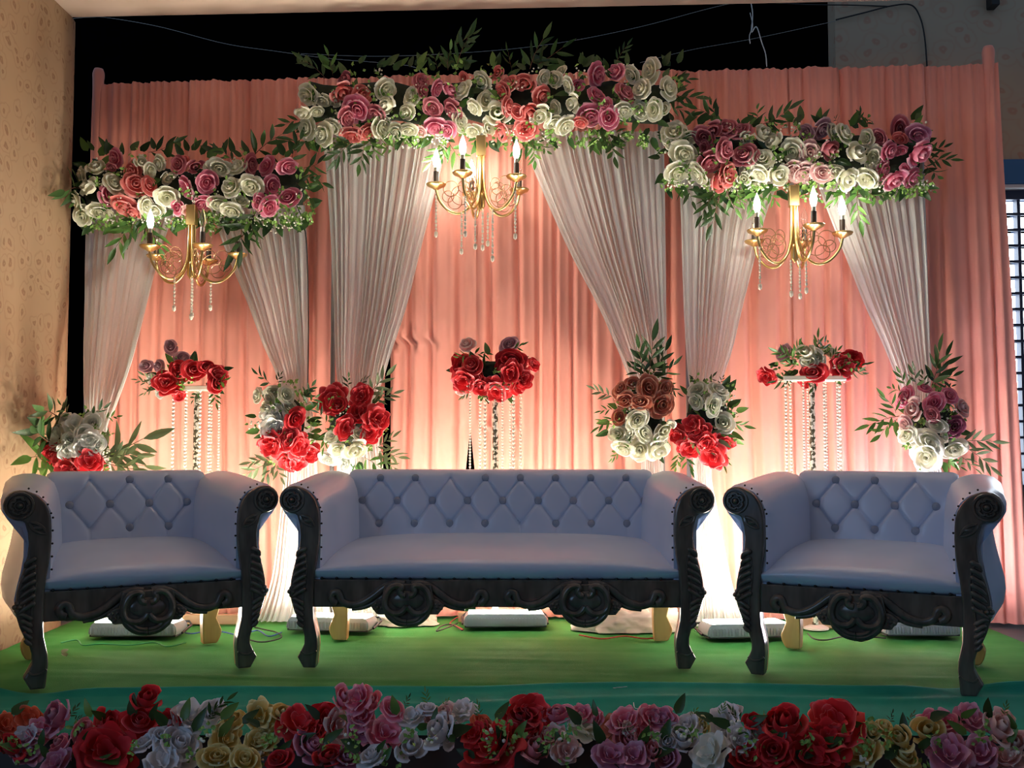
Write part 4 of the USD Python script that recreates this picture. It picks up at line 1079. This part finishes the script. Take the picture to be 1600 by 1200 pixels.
# ------------------------------------------------------------------ flower border along the stage front
def border():
    g = random.Random(61)
    Y = 3.20
    T = thing('flower_border', 'low dense row of red, white, pink and yellow artificial flowers along the stage front', 'flower border', (0, Y, -0.32))
    part(T, 'planter_base', box(-1.95, 1.95, Y - 0.16, Y + 0.13, -0.318, -0.12, 0.02), MAT['foam_dark'], 30)
    fs = tiles((0, 1060, 3.81, 'o 40 280 130;o 170 240 130;v 360 230 180;p 240 310 150;i 150 350 140;v 160 430 140;p 370 400 120;r 870 130 145;R 840 260 210;r 640 290 180;R 590 370 180;d 490 310 120;r 630 440 260;i 1130 230 165;i 1260 200 165;i 1060 400 245;i 860 380 120;i 960 340 110;y 1400 270 130;y 1550 220 155;y 1350 360 155;y 1540 380 155;y 1290 470 175;y 1460 490 165;r 1010 260 120;i 970 500 180;r 60 420 150;v 330 500 150'),
               (400, 1060, 3.81, 'y 150 210 120;y 90 310 150;y 40 380 150;R 260 280 215;r 410 240 145;r 330 330 145;p 510 130 135;p 610 120 145;p 810 180 135;l 490 290 155;p 630 230 135;v 620 320 125;p 770 330 165;i 925 230 115;i 1020 180 105;l 1060 240 135;l 1130 220 115;i 1230 190 140;i 1100 330 185;i 1160 330 135;i 690 460 155;i 920 410 155;v 330 410 175;r 140 480 140;r 1400 420 285;r 1580 240 170;o 1350 260 120;k 1380 330 130;p 700 150 110;r 1300 330 140;v 540 470 150;r 420 470 150'),
               (800, 1060, 3.81, 'R 110 200 195;r 100 310 165;p 270 230 155;l 230 340 145;w 430 290 155;p 410 210 115;p 490 240 95;p 670 250 155;k 590 290 125;p 830 240 140;v 900 230 125;w 700 310 85;d 790 350 155;d 690 370 150;v 590 460 160;v 730 460 155;d 830 440 115;v 920 480 125;i 1040 290 170;i 1010 370 165;i 920 380 130;i 1260 260 165;i 1330 190 70;W 1180 440 200;i 1360 370 135;i 1460 320 125;r 1430 270 125;r 1560 270 150;r 1560 430 180;y 1150 280 80;d 120 440 160;l 330 430 140;r 1400 470 160'),
               (1180, 1060, 3.81, 'r 180 290 210;R 480 260 265;r 430 370 225;r 120 430 215;r 330 470 265;y 690 320 125;y 770 290 115;y 650 440 155;y 870 370 155;y 880 460 185;y 1020 320 155;p 1040 240 115;p 1140 260 135;v 1290 240 175;l 1430 310 175;v 1160 450 205;l 1560 400 130;l 1470 240 115;v 1340 440 170;l 1500 480 160'))
    for col, px, py, dia in fs:
        t = (py - 1110) / 90.0
        Yq = Y + 0.10 - 0.16 * max(0, min(1, t)) + g.uniform(-.02, .02)
        p = yp(px, py, Yq); r = dia / F * Yq / 2 * 1.28
        dv = to_eye(p) * 0.75 + np.array([g.uniform(-.6, .6), g.uniform(-.2, .2), g.uniform(.1, 1.0)])
        add_flower(T, p, r * 1.02, col, dv, g, g.choice(['ruffled', 'ruffled', 'ruffled', 'bud', 'rose']))
    for k in range(70):
        px = 1600 * (k + .5) / 70 + g.uniform(-10, 10); py = g.uniform(1115, 1190)
        p = yp(px, py, Y + 0.06 - .1 * (py - 1110) / 90)
        add_leaf(T, p, g.uniform(.05, .08), g, g.choice(['leaf_dark', 'leaf_dark', 'leaf_mid']), (g.uniform(-1, 1), g.uniform(.0, 1)))
    for (bx, by, tx, ty, m) in ((108, 1120, 122, 1102, 'd'), (116, 1125, 132, 1120, 'd'), (326, 1120, 360, 1088, 'd'), (326, 1125, 338, 1105, 'd'), (632, 1105, 640, 1088, 'd'), (668, 1100, 664, 1078, 'm'), (694, 1102, 700, 1092, 'm'), (1080, 1120, 1088, 1108, 'm'), (1125, 1118, 1132, 1100, 'm'), (1158, 1128, 1140, 1106, 'd'), (1420, 1130, 1428, 1112, 'd'), (1496, 1130, 1512, 1115, 'd'), (1570, 1118, 1572, 1098, 'm'), (748, 1120, 746, 1098, 'm'), (1390, 1128, 1396, 1112, 'd'), (1195, 1122, 1194, 1112, 'm')):
        add_spray(T, yp(bx, by, Y + .06), yp(tx, ty, Y + .08), {'d': 'leaf_dark', 'm': 'leaf_mid'}[m], 9, g)
    sprigs(T, [yp(g.uniform(0, 1600), g.uniform(1130, 1195), Y - .02) for _ in range(60)], g, .035, white=0.25)
border()
# ------------------------------------------------------------------ hidden frames that carry the garlands
def garland_frame(label, xa, xb, ytop, off):
    T = thing('garland_frame', label, 'stand', bp((xa + xb) / 2, 960, off) * [1, 1, 0], BROT)
    za = bp(xa, ytop, off)[2]
    sa, sb = bs(xa, ytop, off)[0], bs(xb, ytop, off)[0]
    part(T, 'cross_bar', tube([bw(sa - .02, off, za), bw(sb + .02, off, za)], .016), MAT['steel_grey'])
    for s in (sa, sb):
        part(T, 'upright', tube([bw(s, off, 0.005), bw(s, off, za)], .013), MAT['steel_grey'])
    for s in (sa, sb):
        part(T, 'foot_plate', bbox(s - .10, s + .10, off - .02, off + .06, .010, .012, .002), MAT['steel_grey'])
    return T
garland_frame('slim grey metal frame behind the left drapes that carries the left garland', 142, 470, 296, .14)
garland_frame('slim grey metal frame behind the centre drapes that carries the middle garland', 524, 1031, 160, .14)
garland_frame('slim grey metal frame behind the right drapes that carries the right garland', 1072, 1440, 246, .14)

# ------------------------------------------------------------------ chandeliers
def chandelier(label, px, ytop, off, scale, rots, lit, strands, seed):
    """local frame: origin at the top of the stem"""
    g = random.Random(seed)
    o = bp(px, ytop, off)
    T = thing('chandelier', label, 'chandelier', o, BROT, group='brass candle chandeliers under the garlands')
    k = scale; nv = dict(local=True)
    part(T, 'ceiling_cap', box(-.024 * k, .024 * k, -.024 * k, .024 * k, -.075 * k, .03 * k, .003), MAT['gold'], 30, **nv)
    part(T, 'stem', join([tube([(0, 0, -.05 * k), (0, 0, -.335 * k)], .011 * k, 10), lathe([(0.0005, -.36 * k), (.010 * k, -.35 * k), (.020 * k, -.335 * k), (.020 * k, -.28 * k), (.012 * k, -.265 * k)], 12)]), MAT['gold'], 40, **nv)
    part(T, 'mount', tube(spl([(0, 0, .02 * k), (0, .04, .052), (0, .14, .06)], 10), .008), MAT['steel_grey'], 40, **nv)
    for i, rdeg in enumerate(rots):
        a = math.radians(rdeg); d = np.array([math.cos(a), math.sin(a), 0])
        path = [(.014, -.06), (.016, -.16), (.022, -.25), (.050, -.325), (.105, -.368), (.165, -.355), (.215, -.30), (.232, -.245)]
        pts = spl([d * r * k + BZ * z * k for r, z in path], 34)
        A = part(T, 'arm', tube(pts, .0072 * k, 8), MAT['gold'], 50, **nv)
        tip = d * .232 * k
        cup = lathe([(.0005, -.246), (.012, -.244), (.020, -.238), (.046, -.226), (.052, -.216), (.050, -.213), (.030, -.222), (.0005, -.226)], 18)
        part(A, 'drip_cup', move(cup, tip, None, 1.0) if k == 1 else (cup[0] * k + tip, cup[1]), MAT['gold'], 40, **nv)
        cn = lathe([(.0005, -.224), (.0135, -.224), (.0135, -.150), (.0005, -.150)], 14)
        part(A, 'candle_sleeve', (cn[0] * k + tip, cn[1]), MAT['candle_brown'], 40, **nv)
        bs_ = lathe([(.0005, -.150), (.010, -.150), (.011, -.128), (.0005, -.126)], 12)
        part(A, 'bulb_base', (bs_[0] * k + tip, bs_[1]), MAT['bulb_base'], 40, **nv)
        bl = lathe([(.0005, -.128), (.010, -.126), (.0165, -.108), (.0185, -.090), (.0155, -.070), (.008, -.048), (.003, -.034), (.0005, -.028)], 16)
        part(A, 'candle_bulb', (bl[0] * k + tip, bl[1]), MAT['bulb_lit'] if i in lit else MAT['bulb_glass'], True, label='lit candle bulb' if i in lit else 'unlit clear candle bulb', **nv)
        # wire flourish: three loops standing on the arm
        loops = []
        c = d * .125 * k + BZ * (-.275 * k)
        for (ox, oz, r) in ((-.020, .0, .050), (.030, .035, .040), (.010, -.035, .036), (-.035, .045, .030), (.045, -.005, .030)):
            th = np.linspace(0, 2 * math.pi, 22, endpoint=False)
            loops.append(tube([c + d * (ox + r * math.cos(t)) * k + BZ * (oz + r * math.sin(t)) * k for t in th], .0022 * k, 5, closed=True))
        part(A, 'wire_flourish', join(loops), MAT['gold_wire'], 50, **nv)
    for (rdeg, r, z, ln) in strands:
        a = math.radians(rdeg); p = np.array([math.cos(a) * r, math.sin(a) * r, z]) * k
        ms = []; q = 0.0
        ic = trimesh.creation.icosphere(0, 1.0)
        while q < ln:
            s = g.uniform(.0052, .0076)
            v, f = arr(ic); ms.append((v * [s, s, s * 1.5] + p - BZ * q, f)); q += s * 2.7
        v, f = arr(ic); ms.append((v * [.011, .011, .020] + p - BZ * (q + .012), f))
        ms.append(tube([p + BZ * .004, p - BZ * (q + .01)], .0012, 4))
        part(T, 'crystal_strand', join(ms), MAT['crystal_pearl'], False, **nv)
    return T
CH_OFF = 0.44
chandelier('left brass candle chandelier with one lit bulb under the left garland', 300, 330, CH_OFF, 1.0, (160, 232, 304, 16, 88), (1,), [(250, .12, -.37, .13), (100, .05, -.36, .15), (20, .10, -.37, .10), (300, .03, -.36, .17)], 71)
chandelier('middle brass candle chandelier with four lit bulbs and crystal strands under the middle garland', 752, 222, CH_OFF, 1.0, (180, 252, 324, 36, 108), (0, 1, 2, 4), [(180, .232, -.25, .20), (185, .10, -.37, .18), (252, .20, -.31, .19), (250, .07, -.345, .19), (290, .03, -.36, .17), (310, .10, -.37, .22), (324, .225, -.26, .24), (60, .06, -.36, .14)], 72)
chandelier('right brass candle chandelier with three lit bulbs under the right garland', 1240, 300, CH_OFF, 1.0, (281, 353, 65, 137, 209), (0, 1, 4), [(240, .06, -.36, .15), (281, .06, -.35, .17), (290, .10, -.37, .13), (209, .22, -.27, .20)], 73)

# ------------------------------------------------------------------ crystal pedestals
def pedestal(label, px, yplate, seed, wpx):
    g = random.Random(seed)
    o = bp(px, yplate, P_OFF); zt = o[2]
    base = np.array([o[0], o[1], 0.0])
    T = thing('crystal_pedestal', label, 'pedestal', base, BROT, 'crystal pedestals before the curtain')
    nv = dict(local=True)
    part(T, 'post', lathe([(.0005, .02), (.0155, .02), (.0155, zt - .02), (.0005, zt - .02)], 14), MAT['mosaic'], 40, **nv)
    hw = wpx / 2 / F * 5.2
    part(T, 'top_plate', box(-hw, hw, -hw * .5, hw * .5, zt - .026, zt - .001, .003), MAT['plate_ivory'], 30, **nv)
    part(T, 'base_plate', lathe([(.0005, .004), (.065, .004), (.065, .012), (.03, .024), (.0005, .024)], 24), MAT['plate_ivory'], 40, **nv)
    ic = trimesh.creation.icosphere(0, 1.0); iv, if_ = arr(ic)
    for sx, sy in ((-.93, -.8), (-.62, .8), (-.36, -.8), (-.05, .85), (.30, -.8), (.55, .8), (.72, -.8), (.95, .5)):
        ms = []; z = zt - .03
        p = np.array([sx * hw, sy * hw * .48, 0])
        r = g.choice([.0066, .0078, .0090])
        while z > .30:
            ms.append((iv * [r, r, r * 1.15] + p + BZ * z, if_)); z -= r * 2.3
        ms.append(tube([p + BZ * (zt - .02), p + BZ * .30], .0012, 4))
        part(T, 'bead_strand', join(ms), MAT['crystal_pearl'], False, **nv)
    return T
pedestal('slim crystal pedestal with bead strands in front of the left curtain bay', 308, 603, 81, 72)
pedestal('slim crystal pedestal with bead strands in front of the middle curtain bay', 774, 602, 82, 84)
pedestal('slim crystal pedestal with bead strands in front of the right curtain bay', 1268, 588, 83, 96)

# ------------------------------------------------------------------ floodlights on the stage floor
def flood(label, xa, xb, ybot, glow, yaw=0.0, tilt=-3.0):
    p0, p1 = fl(xa, ybot), fl(xb, ybot)
    c = (p0 + p1) / 2; w = np.linalg.norm(p1 - p0)
    T = thing('floodlight', label, 'floodlight', (c[0], c[1], 0.004), math.degrees(math.atan2(p1[1] - p0[1], p1[0] - p0[0])) + yaw, 'LED floodlights on the stage carpet')
    nv = dict(local=True); h = w / 2; D = 0.17
    t = math.radians(tilt); R = np.array([[1, 0, 0], [0, math.cos(t), -math.sin(t)], [0, math.sin(t), math.cos(t)]])
    rot = lambda m: move(m, (0, 0, 0.018), R)
    poly = [(-h, .010), (-h * .96, .0), (h * .96, .0), (h, .010), (h * .985, .040), (h * .90, .062), (-h * .90, .062), (-h * .985, .040)]
    part(T, 'housing', rot(slab(poly, 0.0, D, .004, .02)), MAT['flood_body'], 30, **nv)
    part(T, 'light_panel', rot(box(-h * .88, h * .88, .012, D - .012, .060, .068, .002)), MAT['flood_glow' if glow == 'w' else 'flood_cool'], False, label='glowing LED panel', **nv)
    fins = [box(x - .0022, x + .0022, -.008, .004, .008, .040) for x in np.linspace(-h * .94, h * .94, 26)]
    part(T, 'cooling_fins', rot(join(fins)), MAT['flood_body'], False, **nv)
    part(T, 'base_gasket', rot(box(-h * .97, h * .97, .002, D - .01, -.004, .004)), MAT['flood_dark'], False, **nv)
    br = [(-h * 1.02, .07, .02), (-h * 1.04, .20, .035), (-h * .96, D + .05, .05), (h * .96, D + .05, .05), (h * 1.04, .20, .035), (h * 1.02, .07, .02)]
    part(T, 'bracket', tube(br, .006, 6), MAT['flood_dark'], 30, **nv)
    return T
flood('LED floodlight on the carpet beneath the left sofa', 137, 276, 1001, 'w', 0)
flood('LED floodlight on the carpet under the left end of the long sofa', 444, 578, 992, 'w', -8)
flood('LED floodlight on the carpet under the centre of the long sofa', 724, 856, 986, 'w', 2)
flood('LED floodlight on the carpet between the long sofa and the right sofa', 1104, 1240, 1003, 'w', 6)
flood('LED floodlight on the carpet under the right end of the right sofa', 1384, 1502, 1000, 'c', 0)

# ------------------------------------------------------------------ battens, cloth heaps, cables, wires, litter
def batten(label, xa, xb, y, h=.05):
    p0, p1 = fl(xa, y), fl(xb, y)
    c = (p0 + p1) / 2; w = np.linalg.norm(p1 - p0)
    v, f = box(-w / 2, w / 2, -.02, .02, 0, h, .003)
    a = math.atan2(p1[1] - p0[1], p1[0] - p0[0]); R = np.array([[math.cos(a), -math.sin(a), 0], [math.sin(a), math.cos(a), 0], [0, 0, 1]])
    single('wooden_batten', label, 'batten', move((v, f), c + [0, 0, .004], R), MAT['wood_batten'], 30)
batten('rough wooden batten on the carpet behind the left sofa', 255, 385, 976)
batten('rough wooden batten on the carpet behind the middle floodlight', 716, 842, 972)
batten('rough wooden batten on the carpet behind the right sofa', 1236, 1330, 982)

def heap(label, cx, cy, wpx, hpx, seed, mat):
    c = fl(cx, cy); d = c[1] / F
    s = trimesh.creation.icosphere(4, 1.0); v, f = arr(s)
    v = v[:, :] * [wpx / 2 * d, .12, hpx * d]
    ang = meshkit.fbm(v * [9, 9, 9] + seed, 3, seed)
    fold = np.abs(meshkit.fbm(v * [14, 14, 18] + seed * 2, 3, seed + 3) - .5) * 2
    nrm = v / (np.linalg.norm(v, axis=1, keepdims=True) + 1e-9)
    v = v * (0.80 + 0.35 * ang)[:, None] + nrm * (0.045 * fold - .02)[:, None]
    v[:, 2] = np.maximum(v[:, 2], 0.0)
    single('cloth_heap', label, 'cloth', (v + [c[0], c[1] + .10, .003], f), MAT[mat], True)
heap('crumpled cream cloth heaped under the right end of the long sofa', 985, 990, 190, 44, 5, 'heap_cloth')
heap('pale cloth bunched on the carpet behind the left end of the long sofa', 632, 980, 118, 30, 8, 'heap_cloth')
heap('pale cloth bunched on the carpet behind the left sofa', 205, 974, 120, 34, 12, 'heap_cloth')

def cable(label, pts, mat, r=.0035, group='thin cables lying on the stage carpet'):
    P = np.array([fl(x, y, .010) for x, y in pts])
    single('floor_cable', label, 'cable', tube(spl(P, 14 * len(P)), r, 5), MAT[mat], 40, group)
cable('green cable curling along the carpet under the left sofa', [(95, 1004), (120, 1000), (130, 1008), (160, 1006), (200, 1008), (240, 1004), (262, 1010), (290, 1004)], 'wire_green')
cable('blue cable along the carpet from the left sofa to the gap', [(278, 985), (300, 990), (330, 984), (352, 988), (376, 992), (402, 985), (420, 994), (440, 988)], 'wire_blue')
cable('black cable loop in the gap between the left and long sofas', [(385, 998), (405, 1003), (425, 1001), (440, 995), (432, 988), (415, 984), (398, 980)], 'wire_black')
cable('black cable loop left of the middle floodlight', [(722, 985), (705, 976), (690, 978), (682, 986), (695, 982), (715, 974)], 'wire_black')
cable('red lead from the middle floodlight', [(724, 984), (712, 978), (703, 974), (712, 966), (720, 962)], 'wire_red')
cable('red cable on the cream cloth heap under the long sofa', [(905, 992), (940, 998), (975, 994), (1010, 998), (1040, 994)], 'wire_red')
cable('black cable under the right sofa', [(1262, 990), (1272, 998), (1290, 1000), (1320, 995), (1345, 1002), (1360, 996), (1384, 997)], 'wire_black')
cable('green cable in the gap before the right sofa', [(1085, 985), (1100, 992), (1118, 996), (1140, 992)], 'wire_green')

def wire(label, pts, mat, r, off=-0.02, n=40):
    P = np.array([bp(x, y, off if len(q) == 0 else q[0]) for x, y, *q in pts])
    single('hanging_wire', label, 'wire', tube(spl(P, n), r, 5), MAT[mat], 40)
wire('thin grey wire sagging across the black gap from the upper left', [(112, 29, .27), (140, 27, .0), (170, 28), (250, 42), (350, 68), (430, 80), (520, 92), (640, 103), (660, 121, -.02)], 'wire_grey', .0022, -.5)
wire('thin grey wire crossing behind the middle garland leaves', [(470, 84), (600, 88), (760, 80), (880, 66), (1000, 42), (1130, 8), (1310, -30, -.31)], 'wire_grey', .0020, -.55)
wire('thin grey wire rising to the right towards the wallpapered wall', [(1000, 98), (1080, 78), (1180, 60), (1310, 32)], 'wire_grey', .0018, -.25)
wire('white twisted cord hanging from the ceiling over the right half of the curtain', [(1171, -8, .03), (1176, 22, .03), (1174, 50, .03), (1182, 42, .03), (1190, 66, .03), (1196, 84, .03), (1198, 104, .03)], 'wire_white', .0035, .03)
wire('short white cord end hanging beside the twisted cord', [(1172, 20, .03), (1176, 40, .03), (1171, 56, .03), (1172, 68, .03)], 'wire_white', .003, .03)
wire('black cable looping down the wallpapered wall', [(1306, 31, -.30), (1350, 20, -.30), (1394, 9, -.30), (1424, 8, -.30), (1438, 28, -.30), (1445, 60, -.30), (1449, 110, -.30)], 'wire_black', .0045, -.30)
wire('thin cable drooping along the ceiling edge above the wallpapered wall', [(1180, 2, -.2), (1260, 7, -.25), (1330, 8, -.30), (1394, 10, -.322)], 'wire_black', .0035, -.28)
wire('dark cable hanging beside the left drapes under the left garland', [(464, 322, .24), (473, 345, .24), (479, 380, .24), (481, 440, .24), (482, 520, .24), (481, 600, .24)], 'wire_black', .003, .24)

single('wall_bracket', 'small black bracket high on the wallpapered wall above the curtain end', 'bracket', bbox(bs(1543, 10, -.3)[0], bs(1556, 10, -.3)[0], -.32, -.24, bs(1550, 14, -.3)[1], bs(1550, -14, -.3)[1], .004), MAT['wire_black'], 30)
g = random.Random(91)
for k, (px, py) in enumerate(((97, 1022), (104, 1026))):
    c = fl(px, py, .012)
    single('fallen_leaf', ('pale dry leaf scrap on the carpet beside the left sofa leg', 'smaller dry leaf scrap on the carpet near the left sofa leg')[k], 'leaf', move(blade(.06 - .02 * k, .025, .4, .3, 6, True), c, frame((0.3, -.5, 1), 1.0 + k)), MAT['leaf_pale'], True)
P = [fl(990, 1098, .035), fl(992, 1106, .03), fl(1002, 1108, .03), fl(1012, 1107, .03)]
single('litter_string', 'bit of white string on the teal cloth before the long sofa', 'string', tube(spl(P, 14), .0018, 5), MAT['wire_white'])
P = [fl(958, 1075, .03), fl(968, 1074, .03), fl(980, 1073, .03)]
single('litter_string', 'tiny white thread near the right front leg of the long sofa', 'string', tube(spl(P, 10), .0014, 5), MAT['wire_white'])
